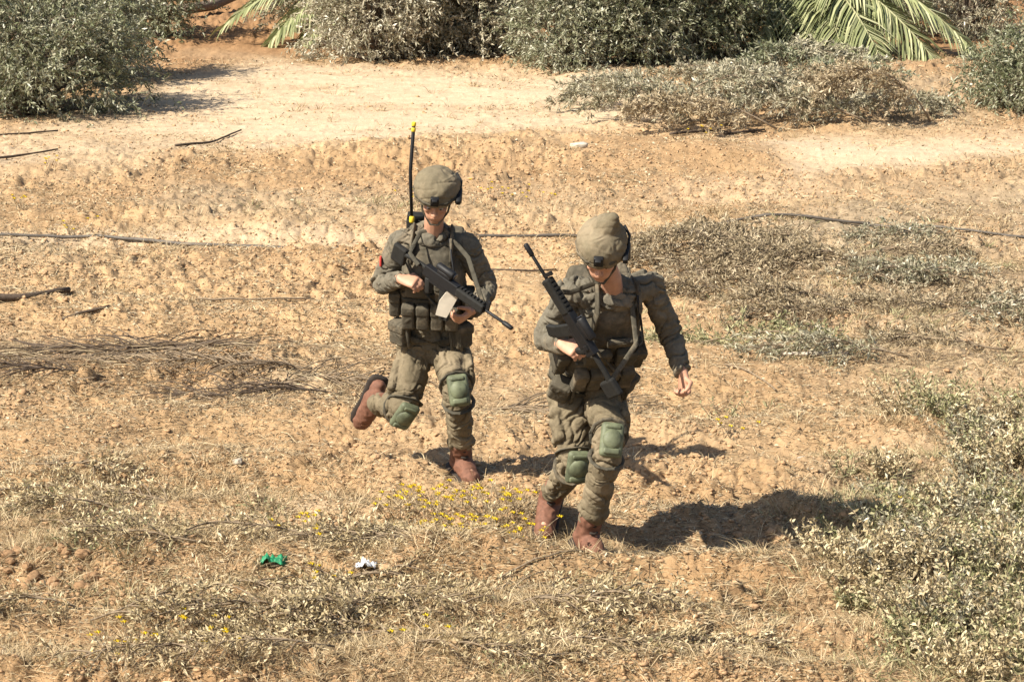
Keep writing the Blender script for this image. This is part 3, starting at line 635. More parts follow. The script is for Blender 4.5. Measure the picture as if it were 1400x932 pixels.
def box(c, h, axes=None, bev=.01, seg=2):
    bm = bmesh.new(); bmesh.ops.create_cube(bm, size=2)
    for v in bm.verts: v.co = Vector((v.co.x * h[0], v.co.y * h[1], v.co.z * h[2]))
    if bev: bmesh.ops.bevel(bm, geom=list(bm.edges), offset=bev, segments=seg, affect='EDGES', profile=.5)
    V = np.array([v.co[:] for v in bm.verts]); F = [tuple(v.index for v in f.verts) for f in bm.faces]; bm.free()
    ax = np.eye(3) if axes is None else np.array(axes); return V3(c) + V @ ax, F
def raw(name, shapes, mat, parent, sm=True, origin=(0, 0, 0)):
    V = []; F = []; n = 0
    for v, f in shapes: V += [tuple(p - V3(origin)) for p in v]; F += [tuple(i + n for i in q) for q in f]; n += len(v)
    me = bpy.data.meshes.new(name); me.from_pydata(V, [], F); me.update()
    bm = bmesh.new(); bm.from_mesh(me); bmesh.ops.recalc_face_normals(bm, faces=bm.faces); bm.to_mesh(me); bm.free()
    if sm: me.polygons.foreach_set('use_smooth', np.ones(len(me.polygons), dtype=bool))
    if mat: me.materials.append(mat)
    o = bpy.data.objects.new(name, me); COL.objects.link(o)
    if parent: o.parent = parent
    return o
def fused(name, shapes, vox, mat, parent, it=4, fold=None, fac=.5, origin=(0, 0, 0), vox_adapt=0):
    """one continuous surface out of overlapping closed shapes"""
    o = raw(name, shapes, None, None, origin=origin)
    m = o.modifiers.new('r', 'REMESH'); m.mode = 'VOXEL'; m.voxel_size = vox; m.use_smooth_shade = True
    if it: s = o.modifiers.new('s', 'SMOOTH'); s.iterations = it; s.factor = fac
    dg = bpy.context.evaluated_depsgraph_get(); me = bpy.data.meshes.new_from_object(o.evaluated_get(dg)); old = o.data
    o.modifiers.clear(); o.data = me; me.name = name; bpy.data.meshes.remove(old)
    n = len(me.vertices); co = np.empty(n * 3, np.float32); me.vertices.foreach_get('co', co); co = co.reshape(-1, 3).astype(float)
    if fold:
        nr = np.empty(n * 3, np.float32); me.vertices.foreach_get('normal', nr); nr = nr.reshape(-1, 3); co2 = co + nr * fold(co + V3(origin))[:, None]
        me.vertices.foreach_set('co', co2.astype(np.float32).ravel())
    me.polygons.foreach_set('use_smooth', np.ones(len(me.polygons), dtype=bool)); me.update()
    me.materials.clear(); me.materials.append(mat)
    if parent: o.parent = parent
    return o
def folds(segs, amp=.010, seed=0, freq=26):
    """cloth folds: ridges that run round each limb, gathered toward the joints"""
    def f(P):
        best = np.full(len(P), 1e9); T = np.zeros(len(P)); ax = np.zeros((len(P), 3))
        for a, b in segs:
            a, b = V3(a), V3(b); d = b - a; L = np.linalg.norm(d); t = np.clip((P - a) @ d / L ** 2, 0, 1); q = np.linalg.norm(P - a - t[:, None] * d, axis=1)
            k = q < best; best = np.where(k, q, best); T = np.where(k, t, T); ax[k] = d / L
        s = (P * ax).sum(1); w = vn3(P * 7 + 3, seed) * 1.6 + vn3(P * 15, seed + 4) * .5
        per = P - ax * s[:, None]
        q1 = vn3(np.stack([s * freq + w * 1.3, per[:, 0] * 6 + w, per[:, 1] * 6 + per[:, 2] * 6], 1), seed + 1)
        q2 = vn3(np.stack([s * freq * 2 + w * 2, per[:, 0] * 14, per[:, 1] * 14 + per[:, 2] * 10], 1), seed + 2)
        rid = .55 - 1.7 * np.exp(-(q1 / .13) ** 2); q2 = q2 - 1.1 * np.exp(-(q2 / .12) ** 2)
        j = .55 + .6 * np.abs(T - .5) * 2
        return amp * j * (rid * .75 + q2 * .35 + vn3(P * 9, seed + 7) * .5)
    return f
def rough_cloth(amp, sc, seed):
    return lambda P: amp * (vn3(P * sc, seed) + .5 * vn3(P * sc * 2.1, seed + 1))

def fabric(name, c, rough=.92, var=.16, wr=.016):
    m, nt, b = mat_new(name, rough, .12)
    n = noise(nt, 9, 5); r = ramp(nt, [(.32, tuple(x * (1 - var) for x in c)), (.66, tuple(x * (1 + var) for x in c))]); nt.links.new(n.outputs[0], r.inputs[0])
    n2 = noise(nt, 45, 5); r2 = ramp(nt, [(.35, (.86, .85, .84)), (.6, (1.0, 1.0, 1.0)), (.8, (1.10, 1.07, 1.0))]); nt.links.new(n2.outputs[0], r2.inputs[0])
    nt.links.new(mul(nt, r.outputs[0], r2.outputs[0]), b.inputs['Base Color'])
    n5 = noise(nt, 5, 6, 'Object', .7); r5 = ramp(nt, [(.50, (0, 0, 0)), (.68, (.55, .55, .55))]); nt.links.new(n5.outputs[0], r5.inputs[0])
    dm = nt.nodes.new('ShaderNodeMix'); dm.data_type = 'RGBA'; dm.inputs[7].default_value = (.31, .245, .165, 1)
    nt.links.new(r5.outputs[0], dm.inputs[0]); nt.links.new(b.inputs['Base Color'].links[0].from_socket, dm.inputs[6]); nt.links.new(dm.outputs[2], b.inputs['Base Color'])
    n3 = noise(nt, 16, 3); n3.noise_type = 'RIDGED_MULTIFRACTAL'; n3.normalize = True; n3.inputs['Distortion'].default_value = 1.2
    n4 = noise(nt, 260, 3); mm = nt.nodes.new('ShaderNodeMath'); mm.operation = 'MULTIPLY_ADD'; mm.inputs[1].default_value = .10
    nt.links.new(n4.outputs[0], mm.inputs[0]); nt.links.new(n3.outputs[0], mm.inputs[2]); bump(nt, b, mm.outputs[0], .75, wr); return m
M['uniform'] = fabric('olive_uniform_cloth', (.132, .118, .090))
M['trousers'] = fabric('olive_trouser_cloth', (.150, .122, .079))
M['vest'] = fabric('olive_webbing', (.088, .077, .057))
M['vestdark'] = fabric('dark_webbing', (.075, .068, .052))
M['helmet'] = fabric('helmet_cover', (.155, .130, .086), wr=.010)
M['skin'] = solid('skin', (.42, .225, .145), .55, .4, 30, .15, .15, .001)
M['boot'] = solid('boot_leather', (.150, .068, .042), .75, .3, 40, .3, .3, .002)
M['sole'] = solid('boot_sole', (.032, .024, .019), .8, .3, 40, .2, 0)
M['pad'] = solid('knee_pad_shell', (.110, .122, .072), .62, .35, 18, .45, .3, .002)
M['gun'] = solid('black_metal', (.009, .009, .010), .55, .3, 80, .3, 0)
M['gunp'] = solid('dark_polymer', (.014, .0135, .012), .7, .25, 60, .3, 0)
M['hair'] = solid('dark_hair', (.03, .022, .015), .7, .3, 90, .4, .3)
M['eye'] = solid('eye_white', (.30, .27, .24), .3, .5, 30, .05, 0)
M['iris'] = solid('dark_iris', (.04, .025, .015), .2, .5, 30, .05, 0)
M['lens'] = solid('dark_glass', (.02, .022, .03), .08, .8, 30, .05, 0)
M['tape'] = solid('yellow_tape', (.62, .45, .03), .6, .3, 30, .1, 0)
M['paper'] = solid('cream_paper', (.62, .56, .46), .8, .2, 30, .08, .1)
M['redtab'] = solid('red_tab', (.45, .05, .04), .7, .2, 30, .1, 0)
M['teal'] = solid('teal_tab', (.04, .28, .30), .6, .2, 30, .1, 0)

def hand(wrist, palmdir, curl, thumbside, size=1.0, flex=1.0, grip=None):
    """palm and five fingers; palmdir: wrist->knuckles, curl: direction the fingers bend to, thumbside: unit towards the thumb"""
    d = norm(V3(palmdir)); n = norm(V3(curl) - d * np.dot(curl, d)); s = norm(np.cross(d, n)); s = s if np.dot(s, thumbside) > 0 else -s
    w = V3(wrist); k = size; sh = []
    sh.append(loft([w - d * .01 * k, w + d * .03 * k, w + d * .07 * k, w + d * .092 * k], s, n, [.026 * k, .036 * k, .042 * k, .040 * k], [.020 * k, .018 * k, .016 * k, .013 * k], 14))
    for i, (off, L) in enumerate([(.031, .076), (.0105, .084), (-.0105, .078), (-.031, .062)]):
        b = w + d * (.082 - .003 * abs(i - 1)) * k + s * off * k; pts = [b]; ang = .25 * flex + .05 * i; p = b; tot = 0
        for l, a in ((.44, .55 * flex), (.31, .95 * flex), (.25, .75 * flex)):
            tot += a; dd = d * math.cos(ang + tot - a * .5) + n * math.sin(ang + tot - a * .5); p = p + dd * L * l * k; pts.append(p)
        r0 = [.0098, .0092, .0084, .0072]; sh.append(limb(pts, [q * k for q in r0], 10, hint=s))
    b = w + d * .026 * k + s * .030 * k; q1 = b + (d * .55 + s * .75 + n * .35) * .034 * k; q2 = q1 + (d * .75 + s * .1 + n * .7) * .032 * k; q3 = q2 + (d * .6 - s * .35 + n * .7) * .024 * k
    sh.append(limb([b - s * .012 * k, q1, q2, q3], [.0150 * k, .0125 * k, .0105 * k, .0085 * k], 10, hint=n))
    return sh

def head_shapes(c, fwd, upv):
    """c = centre of the head between the ears; returns shapes and the frame"""
    f = norm(V3(fwd)); u = norm(V3(upv) - f * np.dot(upv, f)); s = np.cross(f, u); ax = [s, f, u]
    L = lambda x, y, z: c + s * x + f * y + u * z
    sh = [ell(L(0, -.012, .035), (.077, .096, .088), ax), ell(L(0, .020, -.035), (.062, .068, .082), ax), ell(L(0, .050, -.088), (.034, .036, .026), ax), # skull, face, chin
          ell(L(0, .050, -.060), (.050, .040, .045), ax), ell(L(.040, .062, -.020), (.022, .020, .016), ax, 2), ell(L(-.040, .062, -.020), (.022, .020, .016), ax, 2),
          ell(L(0, .078, .018), (.052, .014, .010), ax, 2),  # brow
          limb([L(0, .088, .010), L(0, .100, -.012), L(0, .110, -.030)], [.008, .009, .012], 10), ell(L(.012, .096, -.033), (.009, .010, .008), ax, 2), ell(L(-.012, .096, -.033), (.009, .010, .008), ax, 2),
          ell(L(0, .086, -.058), (.024, .010, .006), ax, 2), ell(L(0, .084, -.068), (.021, .010, .007), ax, 2)]
    for q in (-1, 1): sh.append(ell(L(q * .078, -.008, -.010), (.008, .018, .030), ax, 2))
    return sh, L, ax

def rifle(grip, toward, upv, label, length=1.0):
    """compact rifle; grip point, muzzle direction, up"""
    x = norm(V3(toward)); z = norm(V3(upv) - x * np.dot(upv, x)); y = np.cross(z, x); ax = [x, y, z]; g = V3(grip); L = lambda a, b, c: V3([a * length, b, c]) @ np.array(ax)
    root = empty('rifle', g, label, 'rifle')
    def B(c, h, bev=.004): return box(L(*c), h, ax, bev)
    raw('receiver', [B((.06, 0, .045), (.115, .019, .030)), B((.05, 0, .010), (.06, .015, .016)), B((-.01, .02, .05), (.012, .006, .012), .002)], M['gun'], root, False)
    raw('stock', [limb([L(-.05, 0, .05), L(-.15, 0, .05), L(-.20, 0, .045)], [.014, .014, .016], 10), B((-.235, 0, .025), (.045, .017, .050), .010)], M['gunp'], root, False)
    raw('pistol_grip', [box(L(-.012, 0, -.035), (.017, .014, .045), [norm(L(1, 0, .3)), norm(L(0, 1, 0)), norm(L(-.3, 0, 1))], .008)], M['gunp'], root)
    raw('magazine', [box(L(.105, 0, -.055), (.030, .012, .070), [norm(L(1, 0, .18)), norm(L(0, 1, 0)), norm(L(-.18, 0, 1))], .005), box(L(.128, 0, -.135), (.028, .0118, .030), [norm(L(1, 0, .4)), norm(L(0, 1, 0)), norm(L(-.4, 0, 1))], .005)], M['gunp'], root, False)
    hg = raw('handguard', [B((.265, 0, .045), (.095, .023, .026), .009)] + [B((.19 + .022 * i, 0, .075), (.006, .011, .005), .001) for i in range(8)], M['gunp'], root, False)
    raw('barrel', [limb([L(.34, 0, .045), L(.42, 0, .045), L(.50, 0, .045)], [.0085, .0085, .0085], 12), limb([L(.49, 0, .045), L(.52, 0, .045), L(.545, 0, .045)], [.0125, .013, .0125], 12)], M['gun'], root)
    raw('front_sight', [B((.375, 0, .075), (.010, .006, .030), .002)], M['gun'], root, False)
    op = raw('optic', [B((.07, 0, .083), (.045, .016, .012), .003), limb([L(.02, 0, .108), L(.07, 0, .108), L(.12, 0, .108)], [.021, .020, .023], 14)], M['gun'], root)
    raw('lens', [ell(L(.135, 0, .108), (.003, .018, .018), ax, 2)], M['lens'], op)
    for o in root.children_recursive:
        pass
    return root, L

def soldier(k, J, facing, label, seed):
    """J: dict of world joints"""
    root = empty('person', [J['pelvis'][0], J['pelvis'][1], min(J['Lankle'][2], J['Rankle'][2]) - .08], label, 'soldier', None)
    org = V3(root.location)
    pel, nk = V3(J['pelvis']), V3(J['neck']); up = norm(nk - pel); Rs, Ls = V3(J['Rsh']), V3(J['Lsh'])
    side = norm(Ls - Rs); fr = norm(np.cross(up, side)); fr = fr if np.dot(fr, facing) > 0 else -fr; side = side - up * np.dot(side, up); side = norm(side)
    Rh, Lh = V3(J['Rhip']), V3(J['Lhip']); T = nk - pel; TL = np.linalg.norm(T)
    X = lambda a, b, c: pel + side * a + fr * b + up * c * TL     # torso coordinates
    hs, HL, HA = head_shapes(V3(J['head']), J['look'], J['headup'])
    # --- the body: one continuous surface of skin
    body = hs + [limb([nk - up * .05, nk + (V3(J['head']) - nk) * .35, HL(0, -.02, -.04)], [.050, .052, .055], 14)]
    body += [loft([X(0, 0, 0), X(0, 0, .25), X(0, 0, .55), X(0, .005, .8), X(0, 0, .97)], side, fr, [.10, .10, .11, .10, .05], [.075, .07, .075, .055, .04], 20)]
    for s in 'RL':
        sh, el, wr = V3(J[s + 'sh']), V3(J[s + 'el']), V3(J[s + 'wr'])
        body.append(limb(bez(sh, el, wr), [.034, .036, .034, .034, .036, .034, .027], 12)); body.append(limb([nk - up * .11 - fr * .03, sh * .6 + nk * .4, sh], [.030, .028, .030], 10))
        body += hand(wr, J[s + 'palm'], J[s + 'curl'], J[s + 'thumb'], 1.0, J.get(s + 'flex', 1.0))
        hp, kn, an = V3(J[s + 'hip']), V3(J[s + 'kn']), V3(J[s + 'ankle']); body.append(limb(bez(hp, kn, an), [.055, .052, .045, .042, .042, .040, .034], 12))
        toe = V3(J[s + 'toe']); body.append(limb([an, an * .5 + toe * .5, toe], [.034, .030, .024], 10))
    b = fused('body', body, .0048, M['skin'], root, 2, origin=org)
    for q in (-1, 1):
        e = raw('eye', [ell(HL(q * .031, .074, -.002), (.0125, .0115, .0105), HA, 2)], M['eye'], root, origin=org)
        raw('iris', [ell(HL(q * .031, .0835, -.002), (.0055, .0035, .0055), HA, 2)], M['iris'], e, origin=org)
        raw('eyebrow', [limb([HL(q * .012, .091, .018), HL(q * .03, .090, .024), HL(q * .05, .076, .018)], [.003, .0042, .002], 8)], M['hair'], root, origin=org)
    raw('hair', [ell(HL(0, -.022, .010), (.080, .092, .075), HA)], M['hair'], root, origin=org)
    # --- trousers
    tr = [loft([X(0, -.01, -.16), X(0, -.01, -.03), X(0, 0, .14)], side, fr, [.142, .164, .150], [.118, .128, .110], 20)]; segs = []
    for s in 'RL':
        hp, kn, an = V3(J[s + 'hip']), V3(J[s + 'kn']), V3(J[s + 'ankle'])
        cuff = kn + (an - kn) * .80
        pts = bez(hp, kn, cuff); tr.append(limb(pts, [.104, .092, .076, .073, .072, .069, .060], 18)); segs += [(hp, kn), (kn, cuff)]
        bl = kn + (an - kn) * .74; tr.append(ell(bl, (.074, .074, .050), None, 3))
        th = hp * .5 + kn * .5; out = side * (1 if s == 'L' else -1)
        d = norm(kn - hp); o2 = norm(out - d * np.dot(out, d)); tr.append(box(th + o2 * .082, (.075, .022, .085), [np.cross(o2, d), o2, d], .02))   # cargo pocket
    tq = fused('trousers', tr, .0055, M['trousers'], root, 2, folds(segs, .019, seed, 17), origin=org)
    # --- jacket with rolled or buttoned sleeves
    jk = [loft([X(0, 0, .02), X(0, 0, .2), X(0, 0, .45), X(0, .0, .7), X(0, -.01, .88), X(0, -.01, .98)], side, fr, [.155, .146, .160, .176, .150, .090], [.120, .112, .118, .118, .098, .076], 22)]; segs = [(X(0, 0, 0), X(0, 0, 1))]
    for s in 'RL':
        sh, el, wr = V3(J[s + 'sh']), V3(J[s + 'el']), V3(J[s + 'wr']); roll = J.get(s + 'roll', .92)
        cuff = el + (wr - el) * roll
        jk.append(limb(bez(sh, el, cuff), [.072, .062, .055, .055, .053, .049, .041], 16)); jk.append(limb([X(0, -.01, .86), sh * .55 + X(0, -.01, .9) * .45, sh], [.066, .070, .072], 14))
        segs += [(sh, el), (el, cuff)]
        if roll < .85: d = norm(wr - el); jk.append(limb([cuff - d * .045, cuff - d * .01], [.058, .056], 16))
    th = np.arange(13) / 12 * 2 * np.pi; jk.append(limb([X(.075 * math.cos(t), -.005 + .07 * math.sin(t), .99 + .02 * math.sin(-t)) for t in th], [.026] * 13, 10, hint=up))
    jo = fused('jacket', jk, .0055, M['uniform'], root, 2, folds(segs, .016, seed + 5, 20), origin=org)
    # --- plate carrier
    fw = X
    vp = [loft([X(0, .01, .30), X(0, .012, .5), X(0, .015, .72), X(0, .005, .88)], side, fr, [.172, .176, .160, .118], [.150, .150, .146, .115], 24, power=3.0)]
    vest = fused('vest', vp, .0085, M['vest'], root, 4, rough_cloth(.006, 14, seed + 9), origin=org)
    for s in (-1, 1):
        raw('shoulder_strap', [limb([X(s * .105, .10, .80), X(s * .105, .085, .97), X(s * .10, .0, 1.04), X(s * .10, -.10, .93)], [.030, .030, .030, .030], 12, .35, hint=side)], M['vest'], root, origin=org)
    pv = fr; a2 = [side, fr, up]; r = np.random.default_rng(seed)
    def pouch(a, b, c, hx, hy, hz_, mat='vest', name='pouch', tilt=0, sy=1):
        aa = [side * math.cos(tilt) + fr * sy * math.sin(tilt), fr * math.cos(tilt) - side * sy * math.sin(tilt), up]
        sh = [box(X(a, b, c), (hx, hy, hz_), aa, min(hy, hx, hz_) * .45, 3), box(X(a, b, c) + V3(aa[1]) * (hy * .35) + up * hz_ * .55, (hx * 1.06, hy * .80, hz_ * .38), aa, .010, 3)]
        return raw(name, sh, M[mat], root, True, origin=org)
    for i in range(4): pouch(-.115 + .077 * i, .178, .36, .034, .028, .072, 'vest' if i % 2 else 'vest', 'magazine_pouch')
    pouch(-.07, .180, .62, .062, .022, .045); pouch(.075, .178, .60, .050, .024, .055, 'vestdark', 'radio_pouch'); pouch(.02, .176, .76, .060, .014, .022)
    for s in (-1, 1):
        pouch(s * .195, .05, .40, .030, .065, .075, 'vest', 'side_pouch'); pouch(s * .165, .125, .16, .050, .040, .070, 'vest', 'hip_pouch', .6, -s)
    pouch(.0, -.20, .58, .15, .060, .19, 'vest', 'back_pack')
    bl = [limb([X(.178 * math.cos(t), .005 + .150 * math.sin(t), .09) for t in th], [.022] * 13, 10, .45, hint=side)]
    raw('belt', bl, M['vestdark'], root, origin=org)
    raw('chest_cable', [limb([X(.10, .19, .66), X(.13, .19, .78), X(.11, .14, .90), X(.09, .05, 1.03)], [.006] * 4, 8)], M['gun'], root, origin=org)
    raw('strap', [limb([X(-.15, .10, .86), X(-.09, .185, .72), X(.02, .205, .52), X(.12, .19, .36)], [.018, .018, .018, .018], 10, .3, hint=side)], M['vestdark'], root, origin=org)
    # --- helmet
    U = HL
    hv, hf = ell(U(0, -.012, .062), (.120, .140, J.get('hz', .112)), HA, 4); hv = np.array(hv); rel = (hv - V3(J['head'])) @ np.array(HA).T
    lim = .012 + .028 * smooth(-.05, .10, rel[:, 1]) - .030 * smooth(.02, -.06, rel[:, 1]) * 1
    push = np.clip(lim - rel[:, 2], 0, None); hv = hv + np.array(HA[2]) * push[:, None]
    pk = J.get('peak', [(0, -.02, .10, .06), (.0, -.03, .13, .04)])
    hm = fused('helmet', [(hv, hf), limb([U(p[0], p[1], p[2]) for p in pk], [p[3] for p in pk], 14), limb([U(.115 * math.cos(t), -.012 + .135 * math.sin(t), (.038 if math.sin(t) > .3 else .012 if math.sin(t) > -.2 else -.012)) for t in th], [.0075] * 13, 8, hint=HA[2])], .0055, M['helmet'], root, 2, lambda P: .010 * vn3(P * 9, seed + 11) + .005 * vn3(P * 24, seed) - .0035 * np.exp(-(vn3(P * [10, 10, 26] + 2, seed + 3) / .12) ** 2), origin=org)
    raw('helmet_band', [limb([U(.121 * math.cos(t), -.012 + .141 * math.sin(t), .058) for t in th], [.010] * 13, 8, .35, hint=HA[0])], M['vestdark'], hm, origin=(0, 0, 0)).location = -org
    raw('chin_strap', [limb([U(-.080, .01, .01), U(-.066, .035, -.055), U(-.02, .082, -.108), U(.02, .082, -.108), U(.066, .035, -.055), U(.080, .01, .01)], [.006] * 6, 8, .4)], M['vestdark'], root, origin=org)
    mount = [box(U(0, .128, .085), (.022, .012, .026), HA, .004), box(U(.0, .145, .10), (.014, .014, .012), HA, .003)]
    raw('helmet_mount', mount, M['gun'], hm).location = -org
    q = J['gearside']
    raw('headset', [box(U(q * .118, -.005, .03), (.018, .032, .040), HA, .012, 3), box(U(q * .120, .055, .055), (.012, .035, .014), HA, .005), limb([U(q * .125, .02, .05), U(q * .127, -.05, .09), U(q * .10, -.10, .10)], [.007] * 3, 8)], M['gun'], hm).location = -org
    # --- boots, knee pads
    for s in 'RL':
        an, toe, kn, hp = V3(J[s + 'ankle']), V3(J[s + 'toe']), V3(J[s + 'kn']), V3(J[s + 'hip'])
        shd = norm(an - kn); fd = norm(toe - an); dn = norm(-(-shd) * 1.0 + fd * np.dot(-shd, fd) * 1.0)
        # sole plane: direction along the foot and its normal pointing down (away from the shin)
        sd = V3(J[s + 'sole']); dn = norm(sd - fd * np.dot(sd, fd)); sx = np.cross(fd, dn); hl = an + dn * .045 - fd * .055; tp = toe + dn * .0
        bt = [limb([an - shd * .13, an - shd * .05, an + dn * .02], [.060, .058, .062], 16), ell(hl + dn * .002, (.043, .050, .042), [sx, fd, dn]), limb([an + dn * .02, an * .55 + toe * .45 + dn * .012, toe - fd * .02 + dn * .020], [.060, .056, .050], 16), ell(toe + dn * .022, (.053, .062, .040), [sx, fd, dn])]
        bo = fused('boot', bt, .0065, M['boot'], root, 3, lambda P: .0035 * (1 - np.abs(vn3(P * 30, seed)) * 2), origin=org)
        mid = (hl + toe) / 2; ln = np.linalg.norm(toe - hl) / 2 + .05
        h0 = hl + dn * .040 - fd * .045; h1 = toe + dn * .055 + fd * .055
        so = loft([h0 + dn * .004, h0 + fd * .04 + dn * .004, (h0 + h1) / 2 + dn * .004, h1 - fd * .06, h1 - fd * .01], sx, dn, [.050, .060, .056, .069, .052], [.019] * 5, 16)
        raw('sole', [so], M['sole'], bo).location = -org
        lc = [limb([an - shd * (.10 - .04 * i) + fd * (.050 + .012 * i) + sx * .018, an - shd * (.10 - .04 * i) + fd * (.062 + .012 * i), an - shd * (.10 - .04 * i) + fd * (.050 + .012 * i) - sx * .018], [.0065] * 3, 6) for i in range(5)]
        raw('laces', lc, M['sole'], bo).location = -org
        # pad on the front of the knee
        fk = norm(norm(kn - hp) + norm(kn - an)); fk = norm(fk * .6 + facing * .8) if np.dot(fk, facing) < .3 else fk
        ua = norm((hp - an) - fk * np.dot(hp - an, fk)); xa = np.cross(fk, ua)
        kc = kn + fk * .062
        kp = raw('knee_pad', [box(kc - fk * .012, (.056, .022, .085), [xa, fk, ua], .021, 3), ell(kc + fk * .004, (.048, .026, .052), [xa, fk, ua]), box(kc + fk * .004 - ua * .058, (.040, .014, .016), [xa, fk, ua], .010, 3), box(kc + fk * .004 + ua * .062, (.038, .012, .012), [xa, fk, ua], .009, 3)], M['pad'], root, origin=org)
        st_ = []
        for o_, rr in ((.055, .088), (-.070, .082)):
            ax_ = norm(kn - hp) if o_ > 0 else norm(an - kn); c_ = kn + (hp - kn) * .14 if o_ > 0 else kn + (an - kn) * .17
            e1, e2, _ = frame(ax_, fk); st_.append(limb([c_ + e1 * rr * math.cos(t) + e2 * rr * math.sin(t) for t in th], [.011] * 13, 8, .4, hint=ax_))
        raw('knee_strap', st_, M['vestdark'], kp).location = -org
    for c in root.children:
        pass
    return root, X, (side, fr, up)

FWD = V3([.05, -1, 0])
def A_(u, v, Y): return at(u, v, Y)
# ---- farther soldier (left): left foot planted, right leg lifted behind
Y1 = gnd0(632, 655)[1]
g1 = gnd(634, 655)
J1 = dict(pelvis=A_(592, 462, Y1 + .06), neck=A_(592, 318, Y1 - .14), head=A_(596, 272, Y1 - .24),
          look=V3([-.05, -.86, -.50]), headup=V3([.05, -.50, .86]), gearside=-1,
          Rsh=A_(550, 332, Y1 - .10), Lsh=A_(638, 336, Y1 - .12), Rel=A_(517, 391, Y1 - .04), Lel=A_(668, 396, Y1 - .06), Rwr=A_(548, 381, Y1 - .28), Lwr=A_(645, 425, Y1 - .30),
          Rpalm=V3([.75, -.45, -.1]), Rcurl=V3([.3, .5, -.8]), Rthumb=V3([0, -.3, 1]), Rflex=1.1, Lpalm=V3([-.55, -.55, -.35]), Lcurl=V3([-.5, .4, .7]), Lthumb=V3([.2, -.8, .4]), Lflex=1.1,
          Rhip=A_(570, 478, Y1 + .04), Lhip=A_(613, 478, Y1 + .04), Rkn=A_(552, 560, Y1 - .12), Lkn=A_(626, 534, Y1 - .26), Rankle=A_(512, 548, Y1 + .28), Lankle=A_(631, 628, Y1 + .02),
          Rtoe=A_(496, 578, Y1 + .34), Ltoe=None, Rsole=V3([-.35, 1.0, -.1]), Lsole=V3([0, 0, -1]))
z1 = hz(J1['Lankle'][0], J1['Lankle'][1]); J1['Lankle'][2] = z1 + .108; J1['Ltoe'] = J1['Lankle'] + V3([.05, -.135, -.045])
# ---- nearer soldier (right): crouched step, both boots close together
Y2 = gnd0(812, 762)[1]
J2 = dict(hz=.116, peak=[(.01, -.02, .10, .085), (-.03, -.03, .175, .062), (-.055, -.035, .225, .030)], pelvis=A_(796, 516, Y2 + .28), neck=A_(842, 398, Y2 - .24), head=A_(822, 348, Y2 - .37),
          look=V3([-.12, -.80, -.58]), headup=V3([-.02, -.58, .80]), gearside=-1,
          Rsh=A_(780, 398, Y2 - .20), Lsh=A_(886, 388, Y2 - .10), Rel=A_(742, 464, Y2 - .06), Lel=A_(917, 456, Y2 + .02), Rwr=A_(768, 470, Y2 - .36), Lwr=A_(934, 512, Y2 - .12),
          Rpalm=V3([.55, -.55, -.12]), Rcurl=V3([.4, .5, -.7]), Rthumb=V3([0, -.3, 1]), Rflex=1.1, Lpalm=V3([.10, -.25, -.9]), Lcurl=V3([-.5, -.6, -.3]), Lthumb=V3([-.6, -.8, 0]), Lflex=1.7,
          Rhip=A_(778, 536, Y2 + .24), Lhip=A_(824, 540, Y2 + .24), Rkn=A_(786, 632, Y2 + .06), Lkn=A_(834, 604, Y2 - .24), Rankle=A_(752, 700, Y2 + .42), Lankle=A_(802, 726, Y2 + .02),
          Rtoe=None, Ltoe=None, Rsole=V3([0, 0, -1]), Lsole=V3([0, 0, -1]))
for s, dx in (('R', -.03), ('L', .05)):
    a = J2[s + 'ankle']; lift = .07 if s == 'R' else 0; a[2] = hz(a[0], a[1]) + .108 + lift; J2[s + 'toe'] = a + V3([dx, -.130, -.045 - lift]); J2[s + 'sole'] = V3([0, .5 if lift else 0, -1])
P1, X1, F1 = soldier(1, J1, FWD, 'helmeted soldier in olive uniform with a tall radio antenna, running with one boot lifted behind', 71)
P2, X2, F2 = soldier(2, J2, FWD, 'helmeted soldier in olive uniform bending forward, nearer one with head bowed and one arm hanging', 83)

def sling_rifle(grip_px, muz_px, upv, label):
    g = A_(*grip_px); m = A_(*muz_px); return rifle(g, m - g, upv, label)
rifle1, _ = sling_rifle((590, 384, Y1 - .42), (702, 462, Y1 - .72), V3([.45, -.5, .7]), 'black rifle with optic held across the chest of the soldier with the antenna')
rifle2, _ = sling_rifle((796, 474, Y2 - .46), (728, 364, Y2 - .42), V3([.55, -.75, .3]), 'black rifle pointing up and left across the chest of the bowed soldier')
# radio with antenna on the back of the farther soldier
rb = X1(-.12, -.30, .70); rr = empty('radio_set', rb, 'radio set on the back of the farther soldier with a tall thin antenna', 'radio')
sd, fr_, up_ = F1
raw('radio_body', [box((0, 0, 0), (.05, .03, .12), [sd, fr_, up_], .012), box(up_ * .13, (.045, .026, .015), [sd, fr_, up_], .005)], M['gunp'], rr)
a0 = A_(563, 300, Y1 - .02) - rb; a1 = A_(561, 235, Y1 - .02) - rb; a2_ = A_(566, 168, Y1 - .02) - rb
raw('antenna', [limb([up_ * .1, a0 * .6 + up_ * .05, a0, a1, a2_], [.010, .009, .009, .010, .010], 10)], M['gun'], rr)
ty = (a2_ - a1) / np.linalg.norm(a2_ - a1)
for t in (.86, .97): raw('yellow_band', [limb([a1 + (a2_ - a1) * t - ty * .007, a1 + (a2_ - a1) * t + ty * .007], [.0125, .0125], 12)], M['tape'], rr)
raw('yellow_band', [limb([a0 - ty * .012, a0 + ty * .012], [.014, .014], 12)], M['tape'], rr)
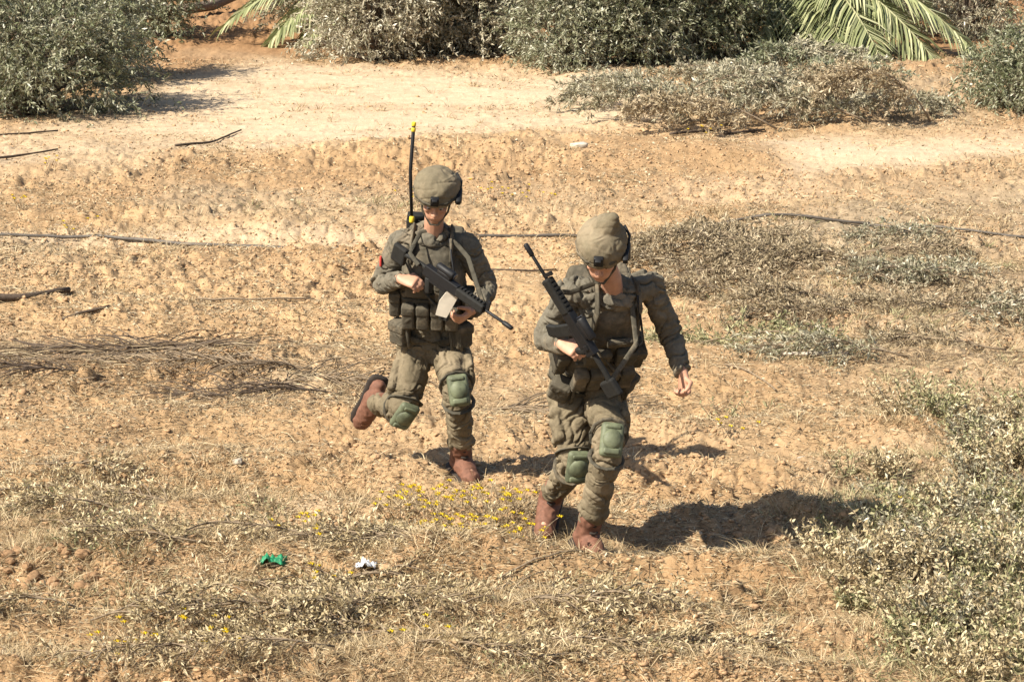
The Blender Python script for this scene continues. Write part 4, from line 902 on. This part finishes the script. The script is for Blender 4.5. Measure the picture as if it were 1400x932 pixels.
# cream folded paper tucked in the vest of the farther soldier
def sheet(name, pts, th_, mat, label, cat):
    P = np.array(pts); c = P.mean(0); n = norm(np.cross(P[1] - P[0], P[2] - P[0])); k = len(P); V = [tuple(p - c) for p in P] + [tuple(p - c + n * th_) for p in P]
    F = [tuple(range(k)), tuple(range(2 * k - 1, k - 1, -1))] + [(i, (i + 1) % k, k + (i + 1) % k, k + i) for i in range(k)]
    me = bpy.data.meshes.new(name); me.from_pydata(V, [], F); me.materials.append(M[mat]); o = bpy.data.objects.new(name, me); COL.objects.link(o); o.location = c; b = o.modifiers.new('b', 'BEVEL'); b.width = th_ * .3; return tag(o, label, cat)
sheet('folded_map', [A_(612, 398, Y1 - .50), A_(628, 402, Y1 - .50), A_(610, 434, Y1 - .46), A_(596, 430, Y1 - .46), A_(601, 412, Y1 - .48)], .008, 'paper', 'cream folded sheet tucked into the vest of the soldier with the antenna', 'map')

def sling(pts, name, parent):
    o = raw(name, [limb(pts, [.013] * len(pts), 10, .3, hint=FWD)], M['vestdark'], parent, origin=V3(parent.location)); return o
sling([A_(572, 362, Y1 - .42), A_(560, 345, Y1 - .34), A_(575, 318, Y1 - .20), A_(606, 312, Y1 - .16), A_(640, 352, Y1 - .30), A_(662, 420, Y1 - .50)], 'sling', rifle1)
sling([A_(836, 520, Y2 - .46), A_(870, 470, Y2 - .32), A_(862, 400, Y2 - .24), A_(826, 382, Y2 - .26), A_(780, 400, Y2 - .34), A_(752, 398, Y2 - .38)], 'sling', rifle2)
# small tabs and straps that hang from the gear of both figures
def part_of(root, name, shapes, mat): return raw(name, shapes, M[mat], root, origin=V3(root.location))
c = V3(J1['Rsh']) * .6 + V3(J1['Rel']) * .4; part_of(P1, 'sleeve_tab', [box(c + V3([-.062, -.03, .0]), (.006, .022, .026), None, .004)], 'redtab')
c = X2(.02, .215, .12); part_of(P2, 'belt_tab', [box(c, (.022, .008, .012), None, .004)], 'teal')
for P_, X_, F_ in ((P1, X1, F1), (P2, X2, F2)):
    for a in (-.13, .10, .15):
        part_of(P_, 'loose_strap', [limb([X_(a, .165, .30), X_(a + .01, .185, .18), X_(a + .02, .17, .04)], [.008] * 3, 8, .35, hint=F_[1])], 'vestdark')
    part_of(P_, 'chest_webbing', [limb([X_(-.15, .150, z), X_(0, .166, z), X_(.15, .150, z)], [.012] * 3, 8, .4, hint=F_[2]) for z in (.50, .56)], 'vestdark')
